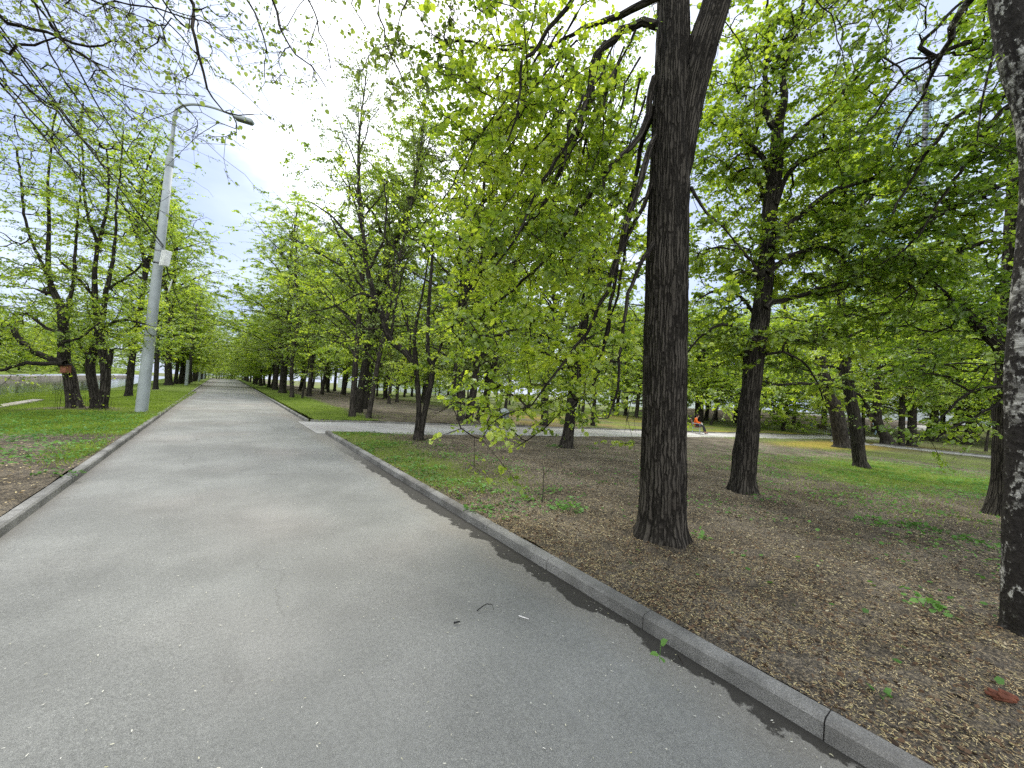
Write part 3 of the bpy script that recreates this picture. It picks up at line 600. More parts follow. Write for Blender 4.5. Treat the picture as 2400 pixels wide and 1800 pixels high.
# ------------------------------------------------------------------ the crooked linden right of it
def gap(p): x, y, z = prj(p); return not (2085 < x < 2225 and 60 < y < 345 and (math.sin(x*.9+y*1.7)*43758.5) % 1 < .85)
B2 = gnd(1741, 1152, .08); DSC = dep(B2)/7.3
T2 = [(B2-[0, 0, .15], .27), (B2+[0, 0, .05], .235), (im(1743, 1120, 7.3), .20), (im(1747, 1060, 7.3), .205), (im(1751, 1015, 7.3), .185), (im(1754, 962, 7.3), .16), (im(1762, 900, 7.3), .155), (im(1768, 830, 7.3), .17), (im(1777, 781, 7.3), .155), (im(1789, 690, 7.3), .135), (im(1797, 600, 7.3), .13), (im(1802, 506, 7.3), .122), (im(1813, 434, 7.3), .115),
      (im(1820, 361, 7.3), .115), (im(1824, 289, 7.3), .09), (im(1838, 231, 7.3), .06), (im(1835, 181, 7.3), .05), (im(1850, 120, 7.3), .04), (im(1880, 20, 7.3), .03), (im(1890, -120, 7.3), .02)]
L2 = [px([(1822, 300), (1806, 286), (1792, 253), (1793, 180), (1797, 108), (1800, -10)], 7.3, [22, 13, 11, 9, 5]), px([(1818, 380), (1835, 350), (1862, 322), (1893, 289), (1925, 280)], 7.2, [18, 16, 12, 4]), px([(1880, 300), (1905, 280), (1944, 250), (1994, 199), (2030, 150)], 7.1, [10, 7, 4]),
      px([(1818, 480), (1830, 440), (1846, 409), (1882, 376), (1944, 347), (1958, 360), (1965, 400)], 7.2, [14, 11, 8, 5]), px([(1808, 580), (1853, 524), (1907, 477), (1962, 445), (2034, 421), (2124, 383), (2190, 340)], 7.0, [14, 11, 8, 4]),
      px([(1806, 500), (1795, 470), (1781, 434), (1763, 390), (1750, 360)], 7.4, [14, 9, 5]), px([(1815, 430), (1803, 405), (1788, 369), (1763, 344), (1737, 315), (1715, 270)], 7.2, [16, 12, 9, 5]),
      px([(1795, 722), (1815, 708), (1873, 694), (1930, 675), (1999, 661), (2060, 640)], 7.0, [14, 12, 8, 4]), px([(1800, 640), (1826, 618), (1862, 596), (1900, 582), (1960, 590), (2000, 640)], 6.9, [15, 11, 8, 4]),
      px([(1772, 800), (1730, 770), (1690, 760), (1640, 790), (1600, 850)], 6.9, [10, 8, 5, 3]), px([(1780, 760), (1740, 700), (1690, 680), (1640, 700)], 7.5, [9, 7, 4]), px([(1790, 690), (1760, 610), (1700, 580), (1640, 590)], 7.3, [8, 6, 3]),
      px([(1795, 830), (1850, 830), (1900, 870), (1930, 940)], 7.0, [7, 5, 3])]
BL2 = [blob(1820, 110, 7.5, 170, 130, 2, 260), blob(1700, 330, 7.6, 120, 170, 1.4, 200), blob(1880, 400, 7.8, 200, 130, 1.8, 330), blob(1750, 600, 7.9, 190, 120, 1.6, 300), blob(1930, 620, 7.4, 170, 100, 1.6, 260), blob(1700, 800, 7.5, 120, 90, 1.3, 150), blob(1880, 800, 7.6, 130, 80, 1.2, 130), blob(2010, 250, 7.2, 100, 120, 1.2, 90)]
T2 = [(p_, r_*DSC) for p_, r_ in T2]
tree('linden_tree', 'crooked black linden with knobbly swollen base, right of the massive trunk', B2, [tuple(map(np.array, zip(*T2)))], L2, LEAF, BARK, seed=8, blobs=BL2, per_m=9, wide=.25, thick=.1, leaf=.056, nleaf=23, spread=.26, k=72, amp=.12, ridges=.05, tstep=.04, clear=gap, tip=.0042)

# ------------------------------------------------------------------ linden behind the birch and the birch itself
BR = gnd(2352, 1208, .08); DSC = dep(BR)/7.1
TR_ = [(BR-[0, 0, .15], .30), (BR+[0, 0, .1], .24), (im(2362, 1110, 7.1), .20), (im(2366, 900, 7.1), .19), (im(2376, 700, 7.1), .17), (im(2388, 450, 7.1), .15), (im(2392, 200, 7.1), .12), (im(2400, -60, 7.1), .10), (im(2420, -400, 7.1), .05)]
LR = [px([(2368, 860), (2350, 825), (2298, 770), (2262, 734), (2233, 712), (2200, 676), (2150, 640)], 6.6, [26, 20, 13, 6]), px([(2366, 900), (2330, 908), (2298, 911), (2244, 940), (2197, 990)], 6.6, [10, 7, 4]), px([(2366, 930), (2310, 960), (2240, 1000), (2180, 1030)], 6.4, [8, 6, 3]),
      px([(2392, 200), (2352, 225), (2300, 250), (2251, 268), (2210, 310), (2180, 350), (2124, 440), (2080, 520)], 5.9, [16, 10, 8, 4]), px([(2390, 230), (2350, 260), (2290, 330), (2250, 400), (2200, 480), (2150, 560)], 5.7, [14, 10, 7, 4]),
      px([(2400, 60), (2309, 87), (2240, 110), (2179, 130), (2157, 112), (2165, 90), (2197, 65), (2262, 0)], 5.8, [12, 10, 9, 6]), px([(2385, 420), (2330, 440), (2250, 470), (2170, 530), (2100, 600)], 6, [12, 8, 4]), px([(2380, 560), (2300, 570), (2200, 620), (2100, 700)], 6.3, [12, 8, 4]), px([(2200, 130), (2120, 180), (2060, 250), (2010, 330)], 5.8, [6, 4])]
BLR = [blob(2250, 250, 6, 150, 130, 1.6, 195), blob(2280, 430, 6.2, 140, 120, 1.6, 225), blob(2230, 600, 6.5, 170, 110, 1.6, 247), blob(2260, 760, 6.8, 140, 90, 1.5, 165), blob(2240, 880, 6.8, 120, 60, 1.4, 97), blob(2130, 90, 5.8, 150, 100, 1.3, 82), blob(2080, 470, 6.5, 110, 110, 1.4, 90), blob(2070, 700, 7, 100, 100, 1.2, 82), blob(2310, 60, 6, 100, 90, 1.5, 67)]
TR_ = [(p_, r_*DSC) for p_, r_ in TR_]
tree('linden_tree', 'dark linden half hidden behind the birch, one thick limb reaching left', BR, [tuple(map(np.array, zip(*TR_)))], LR, LEAF_D, BARK, seed=13, blobs=BLR, per_m=9, wide=.25, thick=.1, leaf=.056, nleaf=19, spread=.27, k=28, amp=.08, tip=.004, clear=gap)
BB = gnd(2432, 1495, .08); DSC = dep(BB)/2.8
TB = [(BB-[0, 0, .15], .22), (BB+[0, 0, .03], .185), (im(2420, 1400, 2.80), .155), (im(2416, 1250, 2.83), .142), (im(2418, 1085, 2.85), .135), (im(2416, 870, 2.88), .132), (im(2428, 700, 2.9), .130), (im(2442, 543, 2.92), .128), (im(2448, 400, 2.95), .126), (im(2436, 271, 2.98), .126), (im(2400, 150, 3.02), .128), (im(2372, 0, 3.06), .126), (im(2345, -150, 3.1), .12)]
tp = TB[-1][0]; TB += [(tp+[-.1, .2, 1.2], .11), (tp+[0, .3, 3.5], .08), (tp+[.1, .5, 6.5], .03)]
TB = [(p_, r_*DSC*.93) for p_, r_ in TB]
tree('birch_tree', 'black and white birch trunk at the right edge, curving at the top', BB, [tuple(map(np.array, zip(*TB)))], [px([(2345, -80, 3.1), (2230, -120, 3.2), (2050, -60, 3.4), (1960, 40, 3.5)], 3.3, [14, 8, 3]), px([(2370, 60, 3.1), (2350, 20, 3.2), (2330, 100, 3.4), (2300, 230, 3.5), (2290, 330, 3.6)], 3.4, [9, 6, 3])], LEAF_D, BIRCH, seed=17,
     clear=gap, auto=dict(z0=5.0, H=11, L=2.6, n=9, up=(.3, 1.1)), per_m=6, wide=.25, leaf=.045, nleaf=10, spread=.2, k=72, amp=.05, ridges=.035, tstep=.03, tip=.003)
DSC = 1.0
print('right', time.time()-T0)

# ------------------------------------------------------------------ overhanging crowns whose trunks stand beside the camera
def stand(c, a, h, r, lean=(0, 0)):
    b = CA(c, a); b[2] += .08; q = [b-[0, 0, .15], b+[0, 0, .1], b+[lean[0]*.3, lean[1]*.3, h*.3], b+[lean[0]*.6, lean[1]*.6, h*.6], b+[lean[0], lean[1], h]]
    return b, (np.array(q), np.array([r*1.4, r*1.1, r, r*.8, r*.35]))
def reach(trunk, pts, d, w_, f=.75):
    """a limb from the trunk to the first seen point, then along the seen ones"""
    P, R = px(pts, d, w_); R = R*.68; q, r = resample(*trunk, .2); z = P[0][2]-.9; k = int(np.argmin(abs(q[:, 2]-z))); b = q[k]; m1 = b*.62+P[0]*.38+np.array([0, 0, .35]); m2 = b*.25+P[0]*.75+np.array([0, 0, .25])
    return np.vstack([b, m1, m2, P]), np.r_[R[0]*1.9, R[0]*1.5, R[0]*1.15, R]
bO, tO = stand(-3.4, 1.6, 12, .24, (.4, .3))
LO = [reach(tO, p, d, w_) for p, d, w_ in (
    ([(0, 36), (61, 61), (137, 87), (202, 108), (253, 94), (300, 100)], 4.2, [12, 8, 4]), ([(70, -20), (96, 60), (130, 150), (159, 200), (230, 300)], 4.6, [6, 4]), ([(90, 20), (137, 87), (174, 119), (217, 145), (271, 188), (325, 210), (398, 221), (481, 226)], 4.0, [7, 5, 3, 2]),
    ([(-20, 110), (40, 107), (90, 105), (134, 87)], 4.2, [10, 8, 5]), ([(-10, 130), (47, 188), (98, 235), (174, 307), (224, 362), (300, 450)], 4.4, [8, 6, 5, 3]), ([(180, -20), (307, 11), (434, 36), (500, 60)], 4.0, [7, 5, 3]),
    ([(436, -30), (452, 54), (466, 134), (485, 199), (499, 239), (542, 266), (593, 268)], 3.9, [12, 10, 7, 4, 3]), ([(466, 134), (440, 170), (427, 188), (412, 224)], 3.9, [3.5, 2.5, 1.5]), ([(430, 60), (400, 40), (380, 70), (395, 0)], 3.9, [5, 4, 3]),
    ([(0, 190), (60, 270), (140, 360), (200, 440)], 5, [7, 5, 3]), ([(565, -20), (600, 40), (615, 72), (626, 127), (620, 180)], 4.3, [7, 5, 3]), ([(625, -20), (662, 72), (687, 116), (741, 163), (763, 203)], 4.2, [9, 6, 4, 3]), ([(715, -20), (745, 65), (763, 101), (775, 160)], 4.4, [6, 4, 3]))]
BLO = [blob(170, 30, 4.2, 150, 50, .9, 145), blob(60, 190, 4.6, 90, 90, .8, 56), blob(300, 70, 4.2, 120, 55, .7, 67), blob(90, 300, 5, 110, 70, .8, 78), blob(290, 120, 4.1, 60, 30, .4, 22), blob(380, 120, 4.0, 60, 40, .5, 28), blob(470, 40, 4.0, 70, 40, .5, 40), blob(170, 210, 4.6, 80, 30, .5, 31), blob(440, 300, 3.9, 25, 25, .2, 7), blob(660, 60, 4.3, 110, 60, .7, 49), blob(680, 150, 4.2, 80, 40, .5, 22), blob(300, 240, 4.8, 110, 50, .8, 49), blob(-100, 100, 4.6, 150, 150, 1, 89)]
tree('overhanging_linden', 'sparsely leafed linden branches hanging over the path at the upper left', bO, [tO], LO, LEAF_P, BARK_G, seed=21, blobs=BLO, per_m=4, wide=.2, thick=.2, leaf=.035, nleaf=4, spread=.15, k=16, droop=.3, tip=.0022, tilt=.8, clear=gap)
bP, tP = stand(3.5, -2.2, 12, .22, (-.5, .3))
LP = [reach(tP, p, d, w_) for p, d, w_ in (([(900, -30), (905, 90), (935, 180), (974, 235), (995, 280)], 4.0, [6, 4, 2]), ([(1071, -30), (1067, 54), (1053, 105), (1017, 134), (1000, 160)], 3.9, [5, 3, 2]), ([(835, -30), (850, 50), (870, 100), (880, 160)], 4.2, [5, 3, 2]),
      ([(985, -40), (940, 40), (925, 100), (900, 190)], 4.1, [6, 4, 2]), ([(1650, -60), (1700, 40), (1760, 160), (1770, 300)], 4.6, [5, 3, 2]), ([(1900, -60), (1960, 60), (1985, 180)], 4.6, [6, 4, 2]))]
BLP = [blob(920, 90, 4.1, 90, 90, .6, 60), blob(960, 220, 4.1, 60, 50, .4, 26), blob(1010, 60, 4.0, 80, 60, .5, 40), blob(880, 10, 4.2, 80, 40, .5, 26), blob(1930, 60, 4.7, 150, 110, .8, 90), blob(1160, -30, 4.0, 130, 60, .6, 50)]
tree('overhanging_linden', 'thin drooping linden twigs hanging against the white sky at the top middle', bP, [tP], LP, LEAF_P, BARK_G, seed=23, blobs=BLP, per_m=4, wide=.15, thick=.2, leaf=.042, nleaf=6, spread=.15, k=16, droop=.3, tip=.0022, tilt=.8, clear=gap)

# ------------------------------------------------------------------ two-stemmed young linden at the path corner
B5 = gnd(980, 1030, .08); d5 = dep(B5)
S1 = px([(975, 1034), (977, 1015), (982, 964), (978, 898), (974, 851)], d5, [16, 13, 12, 13]); S1 = (np.vstack([S1[0], px([(972, 780), (990, 690), (1005, 600)], d5)]), np.r_[S1[1], .05, .03, .015])
S2 = px([(984, 1034), (987, 1012), (996, 964), (1010, 898), (1014, 858), (1003, 831), (1004, 732), (1010, 650), (1015, 560)], d5, [17, 14, 13, 12, 10, 8, 5])
L5 = [px([(972, 855), (954, 831), (914, 792), (894, 732), (875, 686), (858, 616), (848, 583), (812, 545), (770, 500), (720, 470)], d5, [16, 16, 14, 12, 9, 5, 2]), px([(866, 630), (898, 566), (905, 500), (900, 430)], d5, [7, 5, 3]), px([(860, 600), (845, 520), (840, 440), (845, 380)], d5, [8, 5, 3]),
      px([(880, 700), (840, 690), (780, 720), (730, 730)], d5-.6, [6, 4, 3]), px([(1014, 858), (1030, 820), (1050, 760), (1060, 690)], d5+.3, [8, 5, 3]), px([(885, 720), (820, 640), (760, 600), (690, 560)], d5+.5, [6, 4, 3]), px([(960, 835), (960, 780), (940, 700)], d5, [7, 4]), px([(915, 790), (930, 700), (950, 620)], d5, [6, 3])]
tree('young_linden', 'young two-stemmed linden with a long curved limb, at the corner of the side path', B5, [S1, S2], L5, LEAF, BARK, seed=31, blobs=[blob(960, 860, d5, 120, 60, 1.2, 66), blob(1010, 760, d5, 100, 90, 1.3, 72), blob(820, 640, d5, 130, 90, 1.3, 66), blob(860, 800, d5, 130, 50, 1.2, 54), blob(760, 720, d5-.5, 90, 70, 1, 36), blob(900, 540, d5, 100, 80, 1, 30)], per_m=5, wide=.3, thick=.3, leaf=.062, nleaf=14, spread=.3, k=12, near=False)

# ------------------------------------------------------------------ lindens at the pond
def trunk_from(base, pts, d, ws, top=None):
    P, R = px(pts, d, ws); q = [base-[0, 0, .15], base+[0, 0, .02]]+list(P); r = [R[0]*1.5, R[0]*1.25]+list(R)
    if top is not None: q.append(P[-1]+np.array(top)); r.append(.02)
    return np.array(q), np.array(r)
BA = gnd(176, 956, .08); da = dep(BA)
TA = trunk_from(BA, [(170, 925), (163, 877), (151, 847), (149, 786), (145, 726), (130, 693), (115, 651), (113, 590), (115, 515), (112, 430), (120, 350), (125, 290)], da, [25, 23, 22, 18, 13, 10, 8, 5, 4, 3], (.2, 0, 1.0))
LA = [px([(152, 852), (121, 841), (75, 822), (45, 795), (27, 768), (0, 766), (-60, 770)], da-.3, [15, 13, 10, 7]), px([(150, 852), (100, 852), (60, 851), (30, 859), (0, 868), (-50, 860)], da-.8, [10, 9, 7, 4]), px([(147, 770), (160, 735), (163, 705), (169, 681), (178, 575), (181, 515), (190, 430), (185, 360)], da, [13, 10, 7, 5, 3, 2]),
      px([(148, 780), (110, 770), (70, 740), (30, 735)], da-1, [8, 6, 4]), px([(118, 660), (90, 600), (60, 520), (50, 430), (40, 350)], da, [7, 5, 4]), px([(150, 800), (190, 790), (230, 760)], da-1, [6, 4])]
tree('pond_linden', 'dark linden leaning over the pond with a low curved limb and a birdhouse', BA, [TA], LA, LEAF, BARK, seed=41, blobs=[blob(60, 650, da, 150, 110, 2, 270), blob(60, 790, da-.5, 120, 50, 1.6, 175), blob(170, 500, da, 110, 160, 1.6, 148), blob(40, 450, da, 120, 170, 2, 121), blob(150, 740, da-.8, 90, 60, 1, 121), blob(120, 310, da, 90, 80, 1.2, 81), blob(60, 700, da+3, 140, 110, 1.5, 202)], per_m=12, wide=.42, thick=.32, leaf=.066, nleaf=15, spread=.32, k=16, near=False, bare=.3)
B6 = gnd(232, 958, .08); db = dep(B6)
TA1 = trunk_from(B6-[.1, 0, 0], [(224, 945), (219, 910), (213, 877), (212, 847), (223, 813), (232, 780)], db, [18, 17, 17, 16]); TA2 = trunk_from(B6+[.1, 0, 0], [(241, 945), (247, 907), (247, 862), (238, 815), (233, 785), (229, 752), (223, 696), (222, 636), (227, 570), (208, 515), (197, 450), (195, 380), (190, 300)], db, [19, 18, 18, 16, 13, 10, 7, 5, 4, 3], (0, 0, 1.0))
LB_ = [px([(236, 765), (241, 740), (253, 666), (265, 605), (271, 545), (275, 460), (285, 380), (290, 290)], db, [13, 10, 7, 5, 3, 2]), px([(248, 866), (259, 850), (261, 820)], db, [10, 9, 8]), px([(226, 580), (245, 520), (255, 440), (250, 350)], db, [8, 5, 3]), px([(213, 850), (195, 820), (180, 800)], db, [7, 4]),
       px([(232, 770), (290, 750), (340, 760)], db-.5, [6, 4]), px([(225, 700), (180, 650), (140, 610)], db, [6, 4]), px([(250, 680), (310, 640), (350, 600)], db+.5, [6, 3])]
tree('pond_linden', 'double-trunked linden between the birdhouse tree and the lamp post', B6, [TA1, TA2], LB_, LEAF, BARK, seed=43, blobs=[blob(240, 680, db, 130, 110, 1.7, 283), blob(290, 480, db+.5, 110, 160, 1.8, 229), blob(220, 330, db, 110, 120, 1.5, 135), blob(290, 770, db, 110, 50, 1.2, 148), blob(190, 560, db, 90, 120, 1.5, 108), blob(290, 270, db, 70, 70, 1, 54)], per_m=12, wide=.42, thick=.32, leaf=.066, nleaf=15, spread=.32, k=16, near=False, bare=.3)
print('heroes', time.time()-T0)
# lindens with their own trunks, crowns grown over them
def seen_tree(label, pts, ws, H, L=3.2, n=22, limbs=(), seed=1, z0=2.2, nleaf=36, leaf=.085, m=None, bark=BARK, per_m=7, name='linden_tree', sway=(.2, .3)):
    b = gnd(*pts[0], .08); d = dep(b); P, R = px([(x, y) for x, y in pts[1:]], d, ws); zt = P[-1][2]-b[2]; q = [b-[0, 0, .15], b+[0, 0, .03]]+list(P); r = [R[0]*1.55, R[0]*1.3]+list(R)
    q += [P[-1]+np.array([sway[0], sway[1], (H-zt)*.5]), P[-1]+np.array([sway[0]*.4, sway[1], (H-zt)])]; r += [R[-1]*.6, .02]
    return tree(name, label, b, [(np.array(q), np.array(r))], [px(p, d, w_) for p, w_ in limbs], m or LEAF, bark, seed=seed, auto=dict(z0=z0, H=H, L=L, n=n), per_m=per_m, wide=.5, leaf=leaf, nleaf=nleaf, near=False, spread=.42, k=16, tip=.005, clear=gap)
seen_tree('upright linden on bare soil before the side path, small weeds at its foot', [(1327, 1050), (1331, 1020), (1341, 950), (1356, 846), (1376, 700), (1400, 542), (1411, 456)], [27, 24, 24, 22, 19, 14, 10], 12.5, 4.0, 30, seed=51, z0=2.0,
          limbs=[([(1395, 600), (1378, 560), (1365, 500)], [9, 6, 3]), ([(1390, 620), (1430, 580), (1470, 500)], [10, 7, 4]), ([(1350, 860), (1300, 850), (1260, 820), (1220, 830)], [8, 6, 3])])
seen_tree('slim straight dark linden, the nearest on the grass left of the birch', [(2018, 1095), (2015, 1080), (2003, 985), (1988, 900), (1976, 780), (1970, 650), (1976, 560)], [26, 25, 23, 20, 17, 13, 9], 12.5, 3.9, 30, seed=53, z0=2.4,
          limbs=[([(1990, 920), (2015, 925), (2035, 955)], [8, 6, 3]), ([(1980, 800), (1950, 760), (1920, 740), (1890, 750)], [8, 6, 3])])
seen_tree('stout linden leaning left with flared foot, beside the side path', [(1973, 1049), (1972, 1035), (1959, 962), (1938, 905), (1927, 853), (1930, 817), (1938, 740)], [31, 28, 26, 24, 16, 11, 9], 14, 4.5, 30, seed=55, z0=3.2,
          limbs=[([(1935, 890), (1915, 830), (1883, 795), (1862, 774), (1830, 700)], [17, 14, 10, 5]), ([(1945, 915), (1965, 880), (1975, 840)], [12, 9, 5])])
seen_tree('forked linden with a thick branch curving up to the left, at the footpath edge', [(2082, 1045), (2079, 1032), (2072, 1018), (2058, 989), (2056, 941), (2054, 918), (2060, 860)], [26, 20, 17, 16, 14, 10, 8], 13, 4.2, 28, seed=57, z0=3.4,
          limbs=[([(2056, 990), (2048, 981), (2037, 971), (2029, 947), (2017, 930), (2005, 905)], [13, 11, 8, 5])])

# ------------------------------------------------------------------ prototypes; every other tree is a copy standing at its own place
def proto(kind, seed):
    rg = np.random.default_rng(seed); K = dict(low=(12, .16, 2.6, 4.6, 34, 8, 40), tall=(21, .24, 3.1, 5.0, 50, 7, 34), bare=(18, .16, 2.6, 3.6, 44, 7.0, 15), sapling=(6, .05, 1.6, 1.6, 14, 7, 14), bushy=(8, .12, .9, 3.6, 28, 10, 40))[kind]
    H, r, z0, Lm, n, pm, nl = K; s = rg.normal(0, .25, (4, 2))*(H/14)
    T = (np.array([[0, 0, -.25], [0, 0, .03], [.0, 0, .35], [s[0, 0]*.3, s[0, 1]*.3, H*.2], [s[1, 0]*.6, s[1, 1]*.6, H*.45], [s[2, 0], s[2, 1], H*.7], [s[3, 0], s[3, 1], H]]), np.array([1.5, 1.35, 1.08, .92, .68, .42, .08])*r)
    lm = []
    if kind in ('low', 'tall'):                       # a codominant fork
        a0 = rg.uniform(0, 6.28); b_ = T[0][4]; lm = [(np.array([T[0][3]*.4+T[0][4]*.6, b_+[math.cos(a0)*.5, math.sin(a0)*.5, H*.06], b_+[math.cos(a0)*1.2, math.sin(a0)*1.2, H*.22], b_+[math.cos(a0)*1.5, math.sin(a0)*1.5, H*.42]]), np.array([.6, .5, .34, .1])*r)]
    nm = {'sapling': 'young_tree', 'bushy': 'shrubby_linden', 'bare': 'tall_tree'}.get(kind, 'linden_tree')
    t = tree(nm, None, (0, 0, 0), [T], lm, LEAF_P if kind == 'bare' else LEAF, BARK_G if kind == 'bare' else BARK, seed=seed, auto=dict(z0=z0, H=H, L=Lm, n=n, topw=.25, up=dict(bare=(.55, 1.25), tall=(.25, 1.2), low=(.1, 1.15)).get(kind, (.1, 1.05))), per_m=pm, wide=.55, leaf=.10 if kind != 'bare' else .08, nleaf=nl, near=False, spread=.45, k=12, tip=.0065 if kind != 'sapling' else .003, amp=.06, tstep=.3, bare=dict(tall=.4, bare=.45, low=.28).get(kind, .1), droop=.0 if kind == 'bare' else .15, thick=.34)
    t.location = (0, 0, -500); t['_r'] = r; t['_H'] = H; return t
PROTO = {'low': [proto('low', 101), proto('low', 102), proto('low', 103)], 'tall': [proto('tall', 111), proto('tall', 112), proto('tall', 113)], 'bare': [proto('bare', 121), proto('bare', 122)], 'sapling': [proto('sapling', 131)], 'bushy': [proto('bushy', 141)]}
print('protos', time.time()-T0)
USED = set(); rT = random.Random(5)
def put(kind, p, H, label, group=None, r=None, lean=0, rz=None, leanf=0, wide=1.0):
    pr = PROTO[kind][rT.randrange(len(PROTO[kind]))]; key = pr.name; r0, H0 = pr['_r'], pr['_H']
    if key not in USED: USED.add(key); t = pr
    else:
        t = pr.copy(); C.objects.link(t)
        for ch in pr.children: c_ = ch.copy(); C.objects.link(c_); c_.parent = t
    sz = H/H0; sx = sz if r is None else min(max(r/r0, sz*.75), sz*1.35)
    t.location = tuple(float(v) for v in p); t.scale = (sx*wide, sx*wide, sz)
    t.rotation_euler = (Matrix.Rotation(rad(lean), 3, 'Y') @ Matrix.Rotation(rad(leanf), 3, 'X') @ Matrix.Rotation(rT.uniform(0, 6.28) if rz is None else rz, 3, 'Z')).to_euler()
    t['label'] = label; t['category'] = 'tree'
    if group: t['group'] = group
    elif 'group' in t.keys(): del t['group']
    return t
SEEN = [
 ('tall', 301, 929, 13, 0, 15.5, 'slim grey trunk on the grass between the double-trunked linden and the lamp post'), ('tall', 365, 912, 9, -5, 18, 'dark trunk leaning left just right of the lamp post foot'),
 ('tall', 395, 902, 21, -1, 22, 'thickest dark trunk with spreading foot, right of the lamp post'), ('low', 411, 899, 7, 1, 13, 'thin trunk close beside the thick dark one on the pond side'), ('low', 422, 899, 8, -1, 14, 'crooked trunk left of the dark wooden pole'), ('low', 431, 899, 6, 3, 13, 'narrow leaning trunk touching the dark wooden pole in view'),
 ('tall', 662, 921, 16, 0, 22, 'thick upright trunk beside the path on the right, with a thin grey one before it'), ('bare', 684, 931, 9, -2, 15, 'thin grey trunk in front of the thick upright one by the path'), ('sapling', 708, 934, 4, 5, 7, 'pole-thin sapling on bare soil right of the path'),
 ('bare', 754, 924, 14, 7, 17, 'lone trunk leaning right beyond the sapling'), ('bare', 825, 977, 13, -1, 17, 'upright grey trunk at the front of the cluster by the path corner'), ('tall', 838, 967, 19, 7, 18, 'broad dark trunk leaning right, behind the upright grey one of the cluster'),
 ('low', 858, 959, 13, 4, 15, 'dark trunk at the back of the cluster by the path corner'), ('bare', 863, 981, 11, 6, 14, 'slender grey trunk leaning right, nearest the side path kerb'), ('bare', 883, 929, 10, 4, 13, 'slanted dark trunk beyond the cluster, before the pale wall'),
 ('low', 900, 926, 5, 1, 11, 'very thin trunk before the left part of the pale wall'), ('low', 915, 926, 9, -3, 12, 'short dark trunk with a bulging foot before the pale wall'), ('bare', 930, 943, 8, 0, 14, 'straight thin trunk between the cluster and the two-stemmed young linden'), ('low', 952, 922, 9, 2, 12, 'trunk with a wide foot seen left of the two-stemmed young linden'),
 ('low', 966, 929, 6, 0, 11, 'faint thin trunk just left of the two-stemmed young linden'), ('low', 990, 939, 9, 1, 12, 'trunk seen between the two stems of the young linden'), ('bare', 1060, 957, 11, 0, 17, 'dark trunk behind the wide grey pair beyond the side path'),
 ('bare', 1080, 988, 18, -1, 17, 'left one of the wide grey pair of trunks beyond the side path'), ('bare', 1099, 988, 18, 2, 16, 'right one of the wide grey pair of trunks beyond the side path'), ('bare', 1122, 985, 16, 9, 15, 'pale trunk leaning right beside the wide grey pair'),
 ('low', 637, 909, 13, 4, 11, 'dark leafy linden with a leaning trunk in the row along the right kerb'), ('low', 619, 903, 8, 0, 13, 'dark trunk farther along the row at the right kerb'), ('low', 608, 899, 6, 0, 13, 'small distant trunk in the row at the right kerb'), ('low', 594, 896, 6, 0, 12, 'farthest clear trunk in the row at the right kerb'),
 ('low', 1275, 997, 16, 1, 13, 'trunk just beyond the side path, behind the drooping leaves'), ('low', 1389, 998, 9, -2, 12, 'small dark trunk just beyond the side path, left of the massive trunk'), ('tall', 1445, 973, 9, 0, 15, 'left one of three distant trunks standing close, left of the massive trunk'), ('low', 1466, 974, 8, 0, 14, 'middle one of three distant trunks left of the massive trunk'), ('low', 1491, 979, 9, 0, 13, 'right one of three distant trunks, nearest the massive trunk'),
 ('tall', 1633, 988, 9, 2, 16, 'left one of the two trunks behind the person in orange'), ('low', 1643, 990, 10, 0, 15, 'right one of the two trunks behind the person in orange'), ('low', 1655, 986, 8, 0, 13, 'short-looking trunk to the right behind the orange jacket'), ('sapling', 1666, 996, 5, 14, 9, 'thin leaning young tree right of the bench with the person'), ('low', 1677, 983, 8, 3, 13, 'distant trunk behind the thin leaning young tree'), ('low', 1723, 991, 10, 0, 14, 'dark trunk on the lawn just left of the crooked black linden'),
 ('low', 1774, 1012, 12, 6, 11, 'curved trunk seen just right of the crooked black linden'), ('bushy', 1835, 1009, 9, 0, 9, 'small spreading linden branching low on the far lawn'), ('low', 1858, 1003, 9, 0, 11, 'short dark trunk under bright low leaves on the far lawn'), ('tall', 1931, 1001, 11, 0, 18, 'tall straight trunk behind the empty bench'),
 ('low', 2023, 1033, 7, 0, 12, 'thin dark trunk right behind the slim straight linden'), ('tall', 2049, 1018, 12, 3, 16, 'trunk behind the forked linden, beside the person in light blue'), ('tall', 2112, 1046, 12, 1, 15, 'slim upright trunk left of a broad one, at the footpath'), ('tall', 2136, 1046, 21, 2, 17, 'broad dark trunk with spreading roots at the footpath'),
 ('low', 2171, 1031, 9, 10, 13, 'trunk leaning right at the foot of the bank'), ('bare', 2192, 1035, 9, 0, 15, 'pale mottled trunk at the foot of the bank'), ('low', 2232, 1037, 12, 2, 13, 'dark trunk with a leafy shoot, at the foot of the bank'), ('tall', 2268, 1042, 18, 0, 17, 'thickest straight trunk at the foot of the bank'),
 ('sapling', 2310, 1058, 7, 6, 6.5, 'small bent young tree between the footpath and the bank'), ('low', 2347, 1046, 15, 12, 13, 'dark trunk leaning right, close to the birch in view'), ('tall', 2208, 1012, 9, 0, 15, 'distant trunk up on the bank, left of the thickest straight one'), ('tall', 2283, 1018, 10, -2, 15, 'grey distant trunk up on the bank, right of the thickest straight one')]
for kd, x, y, w_, ln, H, lb in SEEN:
    p = gnd(x, y, .08); d = dep(p); put(kd, p-[0, 0, .02], H, lb, r=w_*.5/FPX*d, lean=ln)
rf = random.Random(77); SP = [o_.location.to_2d() for o_ in ALLTREES if o_.location.z > -100]+[t.location.to_2d() for t in C.objects if t.get('category') == 'tree' and t.location.z > -100]
def free(p, dmin): 
    q = Vector((p[0], p[1])); return all((q-s).length > dmin for s in SP)
